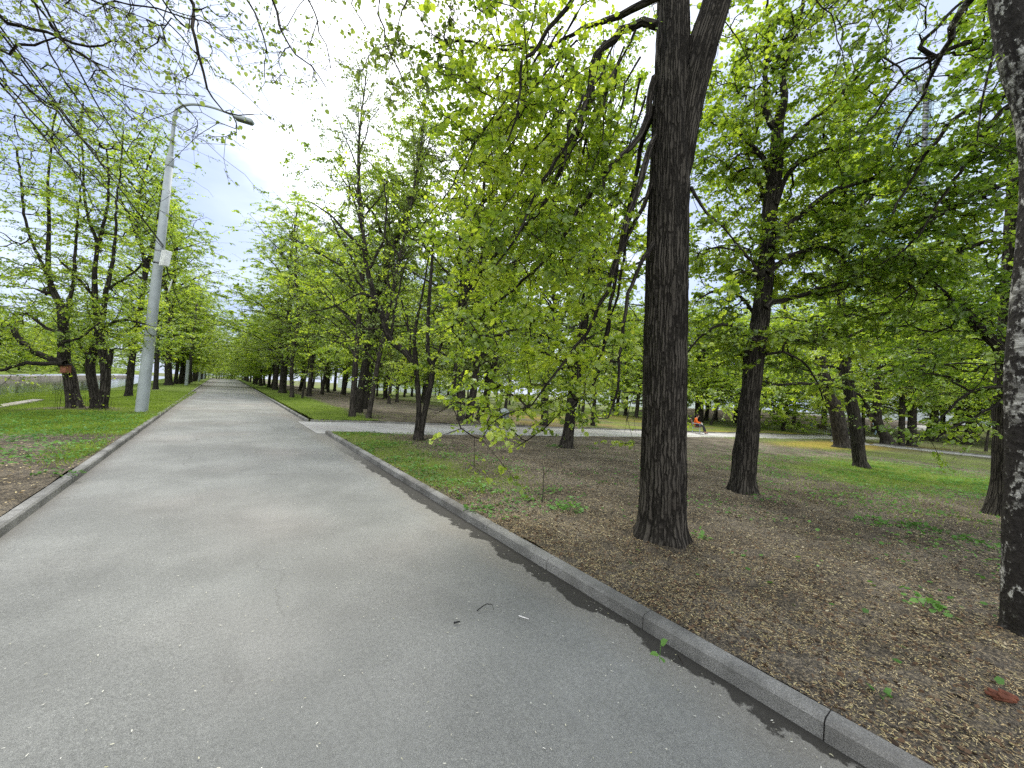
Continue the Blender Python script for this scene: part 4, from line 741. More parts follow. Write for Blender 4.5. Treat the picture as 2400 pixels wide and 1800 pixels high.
def fill(n, cr0, cr1, ar0, ar1, dmin, kinds, Hs, label, group):
    k = 0
    for _ in range(n*12):
        if k >= n: break
        c, a = rf.uniform(cr0, cr1), rf.uniform(ar0, ar1); p = CA(c, a)
        if c > 0 and sN(c)-1.5 < a < sF(c)+1.5: continue
        if not free(p, dmin): continue
        if c < -10: p[2] = .02+min(max((-c-18)*.11, 0), 3.2)
        else: p[2] += .06
        SP.append(Vector((p[0], p[1]))); kd = rf.choice(kinds); put(kd, p, rf.uniform(*Hs)*(1 if kd != 'bushy' else .6), label, group, lean=rf.uniform(-4, 4)); k += 1
for i, a in enumerate(np.arange(76, 235, 8.5)):                     # the two rows that line the alley to its end
    p = CA(cl(a)-2.2+rf.uniform(-.4, .4), a+rf.uniform(-1, 1), .06); SP.append(Vector((p[0], p[1]))); put(rf.choice(['tall', 'low', 'tall']), p, rf.uniform(13, 18), 'distant linden in the row between the alley and the pond', 'lindens lining the far alley on the pond side', wide=1.25)
for i, a in enumerate(np.arange(62, 235, 7.5)):
    p = CA(cr_(a)+2.2+rf.uniform(-.3, .8), a+rf.uniform(-1, 1), .06); SP.append(Vector((p[0], p[1]))); put(rf.choice(['tall', 'low', 'low']), p, rf.uniform(12, 17), 'distant linden in the row along the right kerb of the far alley', 'lindens lining the far alley on the lawn side', wide=1.3)
fill(14, -8, 10, 205, 262, 3, ['low', 'tall', 'bushy'], (13, 20), 'far tree closing the end of the alley', 'trees at the end of the alley')
fill(26, 6, 22, 34, 120, 5, ['tall', 'low', 'bare'], (14, 21), 'tree deep in the park to the right of the alley', 'park trees right of the alley')
fill(34, 22, 62, 24, 110, 5.5, ['tall', 'low', 'low', 'bare'], (13, 20), 'tree deep in the park beyond the side path', 'park trees beyond the side path')
fill(24, 60, 100, -25, 60, 5.5, ['low', 'tall', 'low'], (12, 17), 'tree standing on the low bank at the far right', 'trees on the bank')
fill(6, 42, 58, -22, 3, 6, ['low', 'tall'], (12, 15), 'tree on the lawn before the bank', 'trees before the bank')
fill(60, -36, -20.5, 12, 150, 2.3, ['bushy', 'bushy', 'low'], (10, 14), 'bushy tree right behind the stone wall of the pond', 'shrubby trees along the far pond wall')
fill(26, -75, -30, 20, 190, 6, ['low', 'tall', 'bushy'], (9, 15), 'tree on the grassy bank beyond the pond', 'trees beyond the pond')
for ks in PROTO.values():
    for t in ks:
        if t.name not in USED:
            for ch in list(t.children): bpy.data.objects.remove(ch)
            bpy.data.objects.remove(t)
for o_ in C.objects:
    for k_ in ('_r', '_H'):
        if k_ in o_.keys(): del o_[k_]
print('trees', time.time()-T0)

# ------------------------------------------------------------------ lamp posts, pole and cables
def emp(name, p, label, cat, group=None, rz=0):
    o = bpy.data.objects.new(name, None); C.objects.link(o); o.location = tuple(float(v) for v in p); o.rotation_euler = (0, 0, rz); o.empty_display_size = .2; return tag(o, label, cat, group)
def mtube(name, P, R, m, parent, base, k=20, smooth=True, caps=True):
    b = MB(); b.tube(np.asarray(P)-base, R, k, caps); return b.build(name, m, parent, smooth=smooth)
def lamp_post(p, up, h, label, group, armdir, r=.17):
    root = emp('lamp_post', p, label, 'lamp post', group); up = np.asarray(up, float); up /= np.linalg.norm(up); Z = lambda t: up*t; ad = np.asarray(armdir, float)
    z1 = h*.80; mtube('pole', [Z(-.3), Z(.02), Z(h*.25), Z(h*.5), Z(z1)], [r, r, r*.88, r*.76, r*.62], M_post, root, np.zeros(3), 28)
    mtube('collar', [Z(z1-.16), Z(z1-.10), Z(z1+.14), Z(z1+.22)], [r*.66, r*.69, r*.67, r*.5], M_post, root, np.zeros(3), 24)
    for q in (.245, .475): mtube('band', [Z(h*q), Z(h*q+.03)], r*(1.02-q*.42)*.99, M_dark, root, np.zeros(3), 24)
    P = [Z(z1+.1), Z(z1+.55), Z(h*.955), Z(h*.98)+ad*.12, Z(h*.995)+ad*.42, Z(h)+ad*.85, Z(h*.997)+ad*1.3, Z(h*.985)+ad*1.95]; q, rr = resample(np.array(P), np.array([r*.6, r*.33, .055, .05, .045, .042, .04, .038]), .08)
    mtube('arm', q, rr, M_post, root, np.zeros(3), 12)
    e = Z(h*.983)+ad*1.85; dn = -(Z(1)); x = ad+np.array([0, 0, -.12]); x /= np.linalg.norm(x); y = np.cross(up, x); y /= np.linalg.norm(y); z = np.cross(x, y)
    M = Matrix(((x[0], y[0], z[0], e[0]), (x[1], y[1], z[1], e[1]), (x[2], y[2], z[2], e[2]), (0, 0, 0, 1))); b = MB(); b.box(0, .62, -.13, .13, -.06, .07, M, .03); hd = b.build('lamp_head', M_post, root)
    b = MB(); b.box(.06, .58, -.11, .11, -.085, -.0605, M, .01); b.build('lamp_glass', M_lens, hd); return root
pb = gnd(331, 967, .05); dpst = dep(pb); top = im(399, 372, dpst); uv = (top-pb); uv /= np.linalg.norm(uv); hP = (im(462, 240, dpst)-pb)@uv; armd = np.array([.97, .23, 0])
lamp_post(pb, uv, hP, 'tall pale grey lamp post with a curved arm, leaning slightly beside the path', None, armd, .178)
for a_, c_, lb in ((104, -4.3, 'distant pale lamp post on the left of the alley, nearer of two'), (150, -5.2, 'distant pale lamp post on the left of the alley, farther of two')):
    lamp_post(CA(c_, a_, .0), (0.01, 0, 1), 11.5, lb, 'lamp posts far along the alley', armd, .2)
# control box strapped to the post
bx = im(389, 606, dpst-.22); rbx = emp('control_box', bx, 'white ribbed metal box strapped to the grey lamp post', 'box')
Mb = Matrix.Rotation(rad(6), 4, 'Y') @ Matrix.Rotation(rad(-25), 4, 'Z'); b = MB(); b.box(-.15, .15, -.08, .08, -.27, .27, Mb, .015); bo = b.build('box_body', M_white, rbx)
b = MB()
for q in (-.12, .03, .13): b.box(q-.03, q+.02, -.105, -.081, -.28, .28, Mb, .006)
b.build('cooling_rib', M_white, bo)
for q in (.30, -.16):
    s = (q); c0 = pb+uv*((im(372, 606, dpst)-pb)@uv+s*.9); b = MB(); b.tube([c0-bx-uv*.015, c0-bx+uv*.015], .153, 24); b.build('strap', M_metal, rbx)
def cable(pts, r, label, sag=0.3, n=24):
    P = []
    for i in range(len(pts)-1):
        a_, b_ = np.asarray(pts[i], float), np.asarray(pts[i+1], float)
        for t in np.linspace(0, 1, n, endpoint=(i == len(pts)-2)): P.append(a_+(b_-a_)*t-np.array([0, 0, 4*sag*t*(1-t)*(1 if i == 0 else .3)]))
    p0 = P[0].copy(); b = MB(); b.tube(np.array(P)-p0, r, 6); o = b.build('cable', M_dark, loc=p0, smooth=True); return tag(o, label, 'cable', 'overhead cables')
clamp = im(382, 578, dpst-.05)
def on_line(x, y, c):                             # a point on the sight line of (x,y) that is c metres across the road
    r_ = Fv*FPX+Rv*(x-1200)+Uv*(900-y); t = c/(r_[:2]@NN); return EYE+r_*t
def anchor(x, y, a_back=-14): 
    q = on_line(x, y, -2.6); v = q-clamp; s_ = (a_back-clamp[:2]@DD)/(v[:2]@DD); return clamp+v*s_
cable([anchor(0, 62), clamp], .012, 'upper black cable running from the upper left down to the lamp post', .0)
cable([anchor(0, 178)+[0, 0, .0], clamp-[0, 0, .04]], .012, 'lower black cable running from the left down to the lamp post', .0)
cable([anchor(0, 88)+[0, 0, .1], clamp+[.03, 0, .02]], .014, 'middle black cable running from the upper left down to the lamp post', .0)
P2 = gnd(448, 905, .02); P2 = CA(-3.6, 62, .0); up2 = P2+[.25, 0, 9.4]
cable([on_line(60, -70, -2.2), on_line(224, 239, -2.4), on_line(369, 481, -2.6), on_line(399, 550, -2.75), on_line(431, 664, -3.3), up2], .014, 'long black cable passing in front of the lamp post towards the wooden pole', 0.0, 8)
cable([im(391, 626, dpst-.1), im(393, 640, dpst+.2), im(403, 662, dpst+3), im(422, 722, dpst+16), up2-[0, 0, 1.2]], .022, 'thick black cable sagging from the white box to the wooden pole', .0, 10)
b = MB(); q0 = im(402, 657, dpst+1.5)-im(393, 686, dpst+1.5); b.tube([np.zeros(3), q0*.3, q0*.9, q0], [.02, .03, .022, .008], 10); tag(b.build('antenna_rod', M_white, loc=im(394, 685, dpst+1.5), smooth=True), 'small white rod hanging on the cable right of the lamp post', 'rod')
rp = emp('wooden_pole', P2, 'dark wooden utility pole on a concrete stub, left of the alley', 'pole'); b = MB(); b.tube([(0, 0, .3), (.1, 0, 4), (.27, 0, 10.4)], [.19, .16, .11], 14); b.build('shaft', M_wood, rp, smooth=True)
b = MB(); b.box(-.16, .16, -.38, -.17, -.2, 3.2, None, .03); b.build('concrete_stub', M_post, rp)
b = MB(); b.box(-.22, .22, -.42, -.1, 4.6, 5.3, Matrix.Translation((.12, .0, 0)), .02); b.build('meter_box', M_metal, rp)

# ------------------------------------------------------------------ birdhouse on the leaning pond linden
bh = im(154, 864, da-.25); r_ = emp('birdhouse', bh, 'small reddish birdhouse fixed to the leaning pond linden', 'birdhouse'); b = MB(); b.box(-.10, .10, -.09, .09, -.14, .12, None, .005); b.build('body', M_bird, r_)
b = MB(); b.box(-.14, .14, -.15, .12, .121, .15, Matrix.Rotation(rad(8), 4, 'X'), .004); b.build('roof', M_dark, r_); b = MB(); b.box(-.10, .10, -.14, -.091, -.16, -.145, None, .002); b.build('perch', M_bird, r_)

# ------------------------------------------------------------------ benches, bins
def bench(p, rz, label, slat, L_=1.7, group='park benches'):
    root = emp('park_bench', p, label, 'bench', group, rz)
    b = MB()
    for i in range(4): b.box(-.02+i*.115, .08+i*.115, -L_/2, L_/2, .43, .465, None, .008)
    b.build('seat', slat, root); b = MB()
    for i in range(4): b.box(-.02, .012, -L_/2, L_/2, .08+i*.115, .18+i*.115, Matrix.Translation((-.08, 0, .44)) @ Matrix.Rotation(rad(-14), 4, 'Y'), .008)
    b.build('backrest', slat, root)
    for s_ in (-1, 1):
        y = s_*(L_/2-.18)
        for x0, x1 in ((.36, .40), (-.05, -.10)): b = MB(); b.tube([(x0, y, .43), (x1, y, -.05)], .022, 8); b.build('leg', M_post, root)
        b = MB(); b.tube([(-.06, y, .42), (-.12, y, .62), (-.215, y, .95)], .02, 8); b.build('backrest_bracket', M_post, root)
        b = MB(); b.tube([(-.15, y, .66), (.1, y, .68), (.38, y, .66), (.38, y, .44)], .018, 8); b.build('armrest', M_post, root)
    return root
pb1 = gnd(1626, 1013, .06); bz = math.atan2(-.45, .9)
bench(pb1, bz, 'red-brown slatted bench beyond the side path, the person in orange sits on it', M_red)
bench(gnd(1930, 1018, .06), math.atan2(-.2, .95), 'empty grey-brown bench with a sloping back on the far lawn', M_browns, 1.6)
def bin_(p, label, ribs=False, s=1.0, group='litter bins'):
    root = emp('litter_bin', p, label, 'litter bin', group, .3)
    if ribs:
        b = MB()
        for i in range(18):
            a = i*2*pi/18; b.box(-.028, .028, -.012, .012, .05, .72, Matrix.Rotation(a, 4, 'Z') @ Matrix.Translation((0, -.24, 0)), .004)
        b.build('slats', M_metal, root); b = MB(); b.tube([(0, 0, .03), (0, 0, .70)], .215, 20); b.build('inner_drum', M_bin, root, smooth=False); b = MB(); b.tube([(0, 0, .70), (0, 0, .74), (0, 0, .86), (0, 0, .90)], [.27, .27, .12, .04], 20); b.build('lid', M_post, root)
    else:
        b = MB(); b.box(-.22*s, .22*s, -.22*s, .22*s, 0, .74*s, None, .02); b.build('body', M_bin, root); b = MB(); b.box(-.25*s, .25*s, -.25*s, .25*s, .741*s, .80*s, None, .015); b.build('rim', M_post, root)
bin_(gnd(1179, 1001, .06), 'ribbed grey urn-shaped litter bin at the far kerb, behind the drooping leaves', True)
bin_(gnd(1956, 1021, .06), 'dark square litter bin left of the stout leaning linden'); bin_(gnd(1992, 1022, .06), 'dark square litter bin between the stout leaning linden and the slim straight one')

# ------------------------------------------------------------------ people
def skin(name, J, B_, m, parent, lv=1):
    """one continuous skinned surface: J {joint: (xyz, radius)}, B_ pairs of joints"""
    ks = list(J); me = bpy.data.meshes.new(name); me.from_pydata([J[k][0] for k in ks], [(ks.index(a), ks.index(b)) for a, b in B_], []); me.materials.append(m); o = bpy.data.objects.new(name, me); C.objects.link(o); o.parent = parent
    o.modifiers.new('Skin', 'SKIN'); 
    for i, k in enumerate(ks):
        r = J[k][1]; r = (r, r) if not isinstance(r, tuple) else r; me.skin_vertices[0].data[i].radius = r; me.skin_vertices[0].data[i].use_root = (i == 0)
    s = o.modifiers.new('Sub', 'SUBSURF'); s.levels = s.render_levels = lv+1; return o
def hand(J, B_, w_, tag_, d, f):
    """five finger chains off the wrist joint; d: hand direction, f: side direction"""
    d = Vector(d).normalized(); f = Vector(f).normalized(); w0 = Vector(J[w_][0]); pm = w0+d*.05; J[tag_+'p'] = (tuple(pm), (.035, .018)); B_.append((w_, tag_+'p'))
    for i, (o_, l_) in enumerate(((-.028, .065), (-.010, .078), (.010, .074), (.028, .058))):
        a = pm+d*.035+f*o_; J[f'{tag_}{i}a'] = (tuple(a), .010); J[f'{tag_}{i}b'] = (tuple(a+d*l_*.6+Vector((0, 0, -.015))), .009); J[f'{tag_}{i}c'] = (tuple(a+d*l_*.85+Vector((0, 0, -.04))), .008); B_ += [(tag_+'p', f'{tag_}{i}a'), (f'{tag_}{i}a', f'{tag_}{i}b'), (f'{tag_}{i}b', f'{tag_}{i}c')]
    t = pm-d*.02-f*.04; J[tag_+'t'] = (tuple(t), .012); J[tag_+'u'] = (tuple(t+d*.04-f*.012), .010); B_ += [(tag_+'p', tag_+'t'), (tag_+'t', tag_+'u')]
def seated(p, rz, label):
    r = emp('person', p, label, 'person', None, rz)
    J = {'hip': ((.0, 0, .56), (.15, .12)), 'waist': ((-.05, 0, .74), (.13, .10)), 'chest': ((-.04, 0, .93), (.16, .11)), 'neck': ((.03, 0, 1.09), .055), 'jaw': ((.07, 0, 1.17), .075), 'head': ((.08, 0, 1.25), (.085, .10)), 'crown': ((.07, 0, 1.33), .06), 'nose': ((.175, 0, 1.215), .018)}
    B_ = [('hip', 'waist'), ('waist', 'chest'), ('chest', 'neck'), ('neck', 'jaw'), ('jaw', 'head'), ('head', 'crown'), ('head', 'nose')]
    for s, n_ in ((-1, 'R'), (1, 'L')):
        J.update({n_+'sh': ((-.02, s*.17, 1.02), .065), n_+'el': ((.06, s*.24, .76), .048), n_+'wr': ((.28, s*.10, .74), .032), n_+'th': ((.08, s*.10, .54), .085), n_+'kn': ((.47, s*.12, .56), .062), n_+'an': ((.60+s*.05, s*.13, .12), .042), n_+'to': ((.76+s*.05, s*.14, .05), .035)})
        B_ += [('chest', n_+'sh'), (n_+'sh', n_+'el'), (n_+'el', n_+'wr'), ('hip', n_+'th'), (n_+'th', n_+'kn'), (n_+'kn', n_+'an'), (n_+'an', n_+'to')]; hand(J, B_, n_+'wr', n_, (.8, -s*.5, 0), (0, 1, 0))
    skin('body', J, B_, M_skin, r)
    big = lambda k, e: (J[k][0], tuple(x+e for x in J[k][1]) if isinstance(J[k][1], tuple) else J[k][1]+e)
    ks = ['waist', 'hip', 'chest', 'neck']+[n+q for n in 'RL' for q in ('sh', 'el', 'wr')]; JJ = {k: big(k, .022) for k in ks}; JJ['neck'] = ((.01, 0, 1.06), .065)
    skin('jacket', JJ, [('hip', 'waist'), ('waist', 'chest'), ('chest', 'neck')]+[(a, b) for n in 'RL' for a, b in (('chest', n+'sh'), (n+'sh', n+'el'), (n+'el', n+'wr'))], M_orange, r)
    JJ = {k: big(k, .018) for k in ['hip']+[n+q for n in 'RL' for q in ('th', 'kn', 'an')]}; skin('trousers', JJ, [('hip', 'Rth'), ('hip', 'Lth')]+[(a, b) for n in 'RL' for a, b in ((n+'th', n+'kn'), (n+'kn', n+'an'))], M_trous, r)
    for n in 'RL': skin('shoe', {'a': (J[n+'an'][0][:2]+(.06,), .05), 'b': (J[n+'to'][0], .045)}, [('a', 'b')], M_shoe, r)
    skin('hair', {'a': ((.05, 0, 1.30), (.095, .105)), 'b': ((.02, 0, 1.22), .07), 'c': ((.07, 0, 1.345), .075)}, [('a', 'b'), ('a', 'c')], M_hair, r)
    skin('cloth_bag', {'a': ((.30, -.06, .66), (.10, .13)), 'b': ((.42, -.02, .66), (.11, .14))}, [('a', 'b')], M_cloth, r); return r
Mz = Matrix.Rotation(bz, 3, 'Z'); off = Mz @ Vector((.13, -.32, -.02))
seated(pb1+np.array(off), bz, 'person in an orange jacket sitting bent forward on the red-brown bench')
def walker(p, rz, label, topm, legm, h=1.7, bend=0.0):
    r = emp('person', p, label, 'person', None, rz); r.scale = (h/1.72,)*3
    X = lambda x, z: x+bend*max(0, z-.9); J = {'hip': ((0, 0, .92), (.14, .11)), 'waist': ((X(.0, 1.1), 0, 1.1), (.12, .09)), 'chest': ((X(.01, 1.34), 0, 1.32), (.16, .10)), 'neck': ((X(.02, 1.5), 0, 1.47), .05), 'jaw': ((X(.05, 1.56), 0, 1.55), .07), 'head': ((X(.04, 1.62), 0, 1.62), (.08, .095)), 'nose': ((X(.14, 1.6), 0, 1.6), .016)}
    B_ = [('hip', 'waist'), ('waist', 'chest'), ('chest', 'neck'), ('neck', 'jaw'), ('jaw', 'head'), ('head', 'nose')]
    for s, n_ in ((-1, 'R'), (1, 'L')):
        J.update({n_+'sh': ((X(0, 1.42), s*.18, 1.40), .06), n_+'el': ((X(.10, 1.15), s*.24, 1.14), .045), n_+'wr': ((X(.34, 1.15), s*.16, 1.2), .03), n_+'th': ((.02, s*.10, .86), .085), n_+'kn': ((.10*s+.04, s*.10, .48), .06), n_+'an': ((.26*s-.02, s*.10, .09), .042), n_+'to': ((.26*s+.14, s*.11, .04), .035)})
        B_ += [('chest', n_+'sh'), (n_+'sh', n_+'el'), (n_+'el', n_+'wr'), ('hip', n_+'th'), (n_+'th', n_+'kn'), (n_+'kn', n_+'an'), (n_+'an', n_+'to')]; hand(J, B_, n_+'wr', n_, (1, -s*.2, .2), (0, 1, 0))
    skin('body', J, B_, M_skin, r); big = lambda k, e: (J[k][0], tuple(x+e for x in J[k][1]) if isinstance(J[k][1], tuple) else J[k][1]+e)
    JJ = {k: big(k, .02) for k in ['waist', 'hip', 'chest']+[n+q for n in 'RL' for q in ('sh', 'el')]}; skin('top', JJ, [('hip', 'waist'), ('waist', 'chest')]+[(a, b) for n in 'RL' for a, b in (('chest', n+'sh'), (n+'sh', n+'el'))], topm, r)
    JJ = {k: big(k, .018) for k in ['hip']+[n+q for n in 'RL' for q in ('th', 'kn', 'an')]}; skin('trousers', JJ, [('hip', 'Rth'), ('hip', 'Lth')]+[(a, b) for n in 'RL' for a, b in ((n+'th', n+'kn'), (n+'kn', n+'an'))], legm, r)
    for n in 'RL': skin('shoe', {'a': (J[n+'an'][0], .05), 'b': (J[n+'to'][0], .045)}, [('a', 'b')], M_shoe, r)
    h0 = J['head'][0]; skin('hair', {'a': ((h0[0]-.03, 0, h0[2]+.05), (.09, .10)), 'b': ((h0[0]-.06, 0, h0[2]-.05), .06)}, [('a', 'b')], M_hair, r); return r
walker(gnd(1901, 1006, .06), -.2, 'walking person in a dark top and blue jeans on the far lawn', M_navy, M_jeans, 1.35)
walker(gnd(2056, 1022, .06), 2.6, 'person in light blue stooping behind the forked linden', M_lightblue, M_lightblue, 1.6, .8)
walker(CA(19, 74)+[0, 0, .06], .5, 'tiny distant figure in white among the trees right of the alley', M_cloth, M_cloth, 1.7)

# ------------------------------------------------------------------ pale wall, buildings, glass towers
def wall_between(p0, p1, h, label, name='garden_wall', m=M_wall, t=.3):
    p0, p1 = np.asarray(p0, float), np.asarray(p1, float); d = p1-p0; Ln = np.linalg.norm(d[:2]); r = emp(name, p0, label, 'wall', None, math.atan2(d[1], d[0])); b = MB(); n = max(1, int(Ln/4))
    for i in range(n): b.box(i*Ln/n+.02, (i+1)*Ln/n-.02, -t/2, t/2, -.8, h-.12, None, .01)
    b.build('panel', m, r); b = MB(); b.box(0, Ln, -t/2-.06, t/2+.06, h-.118, h, None, .02); b.build('coping', M_stone, r); b = MB()
    for i in range(n+1): b.box(i*Ln/n-.2, i*Ln/n+.2, -t/2-.08, t/2+.08, -.8, h+.12, None, .02)
    b.build('pillars', m, r)
wall_between(CA(42, 190), CA(62, 112), 3.9, 'long pale wall seen far between the trunks right of the alley')
def facade_mat(name, glass, frame, sx, sz, fw=.08):
    m, t, o = mat(name); g = G(t); oc = g.n('TexCoord').outputs['Object']; s = g.n('SeparateXYZ'); g.l(oc, s.inputs[0])
    u = g.math('ADD', s.outputs['X'], s.outputs['Y'])
    fx = g.math('FRACT', g.math('DIVIDE', u, sx)); fz = g.math('FRACT', g.math('DIVIDE', s.outputs['Z'], sz)); k = g.math('MAXIMUM', g.math('LESS_THAN', fx, fw), g.math('LESS_THAN', fz, fw))
    c = g.mix(k, g.mix(g.noise(g.map(oc, (.05, .05, .03)), 1, 3), glass, tuple(x*1.25 for x in glass)), frame); g.bsdf(o, c, .25, None, .6); return m
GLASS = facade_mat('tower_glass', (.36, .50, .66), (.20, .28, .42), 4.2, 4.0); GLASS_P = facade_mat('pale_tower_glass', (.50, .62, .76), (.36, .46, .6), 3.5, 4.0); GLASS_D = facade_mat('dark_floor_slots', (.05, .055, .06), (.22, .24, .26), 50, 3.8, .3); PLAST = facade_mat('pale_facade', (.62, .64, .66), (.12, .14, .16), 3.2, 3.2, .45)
def tower(x0, x1, ytop, d, depth, label, parts, name='glass_tower', dark=None):
    """plan seen between x0 and x1 at distance d, top at ytop; parts: [(u0,u1,v0,v1,topfraction,material,name)]"""
    pL, pR, pT = im(x0, 900, d), im(x1, 900, d), im((x0+x1)/2, ytop, d); W_ = np.linalg.norm((pR-pL)[:2]); H = pT[2]; rz = math.atan2(pR[1]-pL[1], pR[0]-pL[0]); r = emp(name, (pL[0], pL[1], -.8), label, 'tower', None, rz)
    for u0, u1, v0, v1, tf, m, nm in parts:
        b = MB(); b.box(u0*W_, u1*W_, v0, v1, 0, H*tf); b.build(nm, m, r)
    return r
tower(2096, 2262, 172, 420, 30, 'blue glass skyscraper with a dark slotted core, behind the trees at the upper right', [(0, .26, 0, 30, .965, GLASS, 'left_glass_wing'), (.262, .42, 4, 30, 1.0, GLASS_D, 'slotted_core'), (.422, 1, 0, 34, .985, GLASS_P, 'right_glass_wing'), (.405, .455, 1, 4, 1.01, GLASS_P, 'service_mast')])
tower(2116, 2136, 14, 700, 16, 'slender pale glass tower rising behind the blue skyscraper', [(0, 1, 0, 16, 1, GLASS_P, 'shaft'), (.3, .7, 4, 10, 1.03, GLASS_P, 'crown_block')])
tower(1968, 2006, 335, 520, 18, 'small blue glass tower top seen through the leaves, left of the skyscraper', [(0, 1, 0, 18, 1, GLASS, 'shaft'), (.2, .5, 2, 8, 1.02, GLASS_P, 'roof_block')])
def block(p, rz, W_, D_, H, label):
    r = emp('pale_building', p, label, 'building', None, rz); b = MB(); b.box(0, W_, 0, D_, -.8, H); b.build('wall', M_wall, r); b = MB(); b.box(-.4, W_+.4, -.4, D_+.4, H+.002, H+.5, None, .05); b.build('roof', M_post, r); nw = int(W_/4)
    for i in range(nw):
        for k in range(int(H//3.4)): b = MB(); x = (i+.5)*W_/nw; b.box(x-.8, x+.8, -.05, .1, 1.0+k*3.3, 2.6+k*3.3, None, .01); b.build('window', M_lens, r)
block(CA(122, 34)+[0, 0, .5], TH-pi/2+.1, 60, 14, 7.5, 'pale low building glimpsed beyond the bank at the right'); block(CA(105, 96), TH-.5, 55, 14, 7, 'pale low building glimpsed beyond the park in the middle')
print('objects', time.time()-T0)

# ------------------------------------------------------------------ litter, grass, weeds
def litter_mat(name, cols, rough=.8, tr=0):
    m, t, o = mat(name); g = G(t); c = g.ramp(g.n('NewGeometry').outputs['Random Per Island'], [(i/(len(cols)-1), x) for i, x in enumerate(cols)]); g.bsdf(o, c, rough, None, .15); return m
M_husk = litter_mat('linden_husks', [(.13, .09, .05), (.30, .21, .11), (.48, .37, .19), (.60, .50, .29), (.34, .30, .12)]); M_dead = litter_mat('dead_leaves', [(.035, .024, .017), (.075, .048, .03), (.12, .075, .045), (.16, .11, .07)]); M_scrap = litter_mat('leaf_scraps', [(.09, .07, .05), (.22, .17, .11), (.38, .32, .22), (.30, .28, .15), (.50, .44, .32)]); M_fleck = litter_mat('pale_flecks', [(.5, .47, .38), (.75, .74, .66), (.42, .40, .22)])
M_grass = leaf_mat('grass_blades', (.09, .14, .022), (.17, .25, .038), (.27, .35, .07), .35, gloss=.01); M_weed = leaf_mat('weed_leaves', (.055, .13, .03), (.10, .22, .05), (.17, .32, .08), .3, gloss=.015)
rg = np.random.default_rng(99)
def zlawn(c, a): return hgt(c, a)+.082+.035*fb(c, a, .8)+.012*fb(c, a, 4)
def zverge(c, a): return .085+.9*(.035*fb(c, a, .8)+.012*fb(c, a, 4))-min(max((-c-4.0)*.05, 0), .2)
def scatter(n, c0, c1, a0, a1, keep, dmax, zf):
    out_ = []
    while len(out_) < n:
        c = rg.uniform(c0, c1); a = rg.uniform(a0, a1); p = NN*c+DD*a; d = math.hypot(*p)
        if p[1] < .5 or abs(p[0]) > 1.55*p[1]+1 or d > dmax: continue
        if rg.uniform() > keep(c, a, d): continue
        out_.append((p[0], p[1], zf(c, a)))
    return np.array(out_)
def flakes(name, P, l0, l1, wr, tilt, m, label, up=0.0, lift=.004, kind='stuff', vert=False):
    k = len(P); s = rg.uniform(l0, l1, k); an = rg.uniform(0, 6.283, k)
    if vert: D = np.stack([np.cos(an)*.45, np.sin(an)*.45, np.ones(k)], 1); D += rg.normal(0, .15, (k, 3))
    else: D = np.stack([np.cos(an), np.sin(an), rg.normal(0, tilt*.5, k)+up], 1)
    D /= np.linalg.norm(D, axis=1)[:, None]; Nn = (np.stack([np.cos(an+1), np.sin(an+1), np.full(k, .3)], 1) if vert else np.array([0, 0, 1.])+rg.normal(0, tilt, (k, 3))); Y = np.cross(Nn, D); Y /= np.linalg.norm(Y, axis=1)[:, None]+1e-9
    B = P.copy(); B[:, 2] += lift-(.01 if vert else 0); wv = (wr*s if wr > 0 else -wr+0*s)[:, None]
    V = np.stack([B-Y*wv*.3, B+Y*wv*.3, B+D*(s*.6)[:, None]+Y*wv*.5, B+D*s[:, None], B+D*(s*.55)[:, None]-Y*wv*.5], 1); V = V[:, [0, 1, 2, 3, 4]]
    Fs = np.arange(k*5).reshape(k, 5); return tag(obj(name, mesh(name, V.reshape(-1, 3), Fs), m), label, 'ground litter' if not vert else 'grass', None, kind)
lk = lambda c, a, d: (1.0 if a < sN(c)-.3 else 0)*min(1, (3.2/max(d, 1.2))**1.5)*(.35+.65*min(1, max(0, .5+1.1*fb(c, a, .5, 4)+(.5 if c > 3 and a < 3 else 0))))+(.5 if c < 3.0 and a < 9 else 0)*min(1, 3/max(d, 1))
flakes('leaf_litter', scatter(130000, 2.5, 18, -6, 13, lk, 16, zlawn), .008, .023, .20, .25, M_husk, 'pale linden husks strewn over the bare soil')
flakes('leaf_litter', scatter(16000, 2.5, 16, -6, 13, lambda c, a, d: lk(c, a, d)*.9, 13, zlawn), .012, .035, .6, .45, M_dead, 'dark dead leaf scraps on the bare soil')
flakes('leaf_litter', scatter(42000, 2.6, 30, -12, 13, lambda c, a, d: (1 if a < sN(c)-.3 else 0)*(.15 if d < 4 else 1)*(1-.8*grass_w(c, a))*min(1, 7/d), 26, zlawn), .013, .034, .40, .4, M_scrap, 'scattered pale leaf scraps farther over the soil')
flakes('leaf_litter', scatter(2500, -4.5, -1.7, 2, 12, lambda c, a, d: 1 if a < 11 else .3, 13, zverge), .015, .04, .4, .4, M_husk, 'pale husks on the bare soil left of the path')
flakes('leaf_litter', scatter(1300, -1.4, 2.35, .5, 14, lambda c, a, d: (.25+.75*sstep((c-1.9)/.4))*min(1, 3/d), 15, lambda c, a: .004+.012*math.cos((c-.4)*.8)-.012), .006, .016, .3, .1, M_fleck, 'pale flecks scattered over the asphalt')
gk = lambda c, a, d: max(0, grass_w(c, a)-.15)*min(1, (7/max(d, 2))**1.2)
flakes('grass', scatter(52000, -9, -1.72, 7, 40, gk, 42, zverge), .045, .10, -.009, .2, M_grass, 'short bright green grass between the path and the pond', vert=True)
flakes('grass', scatter(34000, 2.55, 32, -8, 12, gk, 34, zlawn), .03, .07, -.008, .2, M_grass, 'sparse short grass in patches on the near lawn', vert=True)
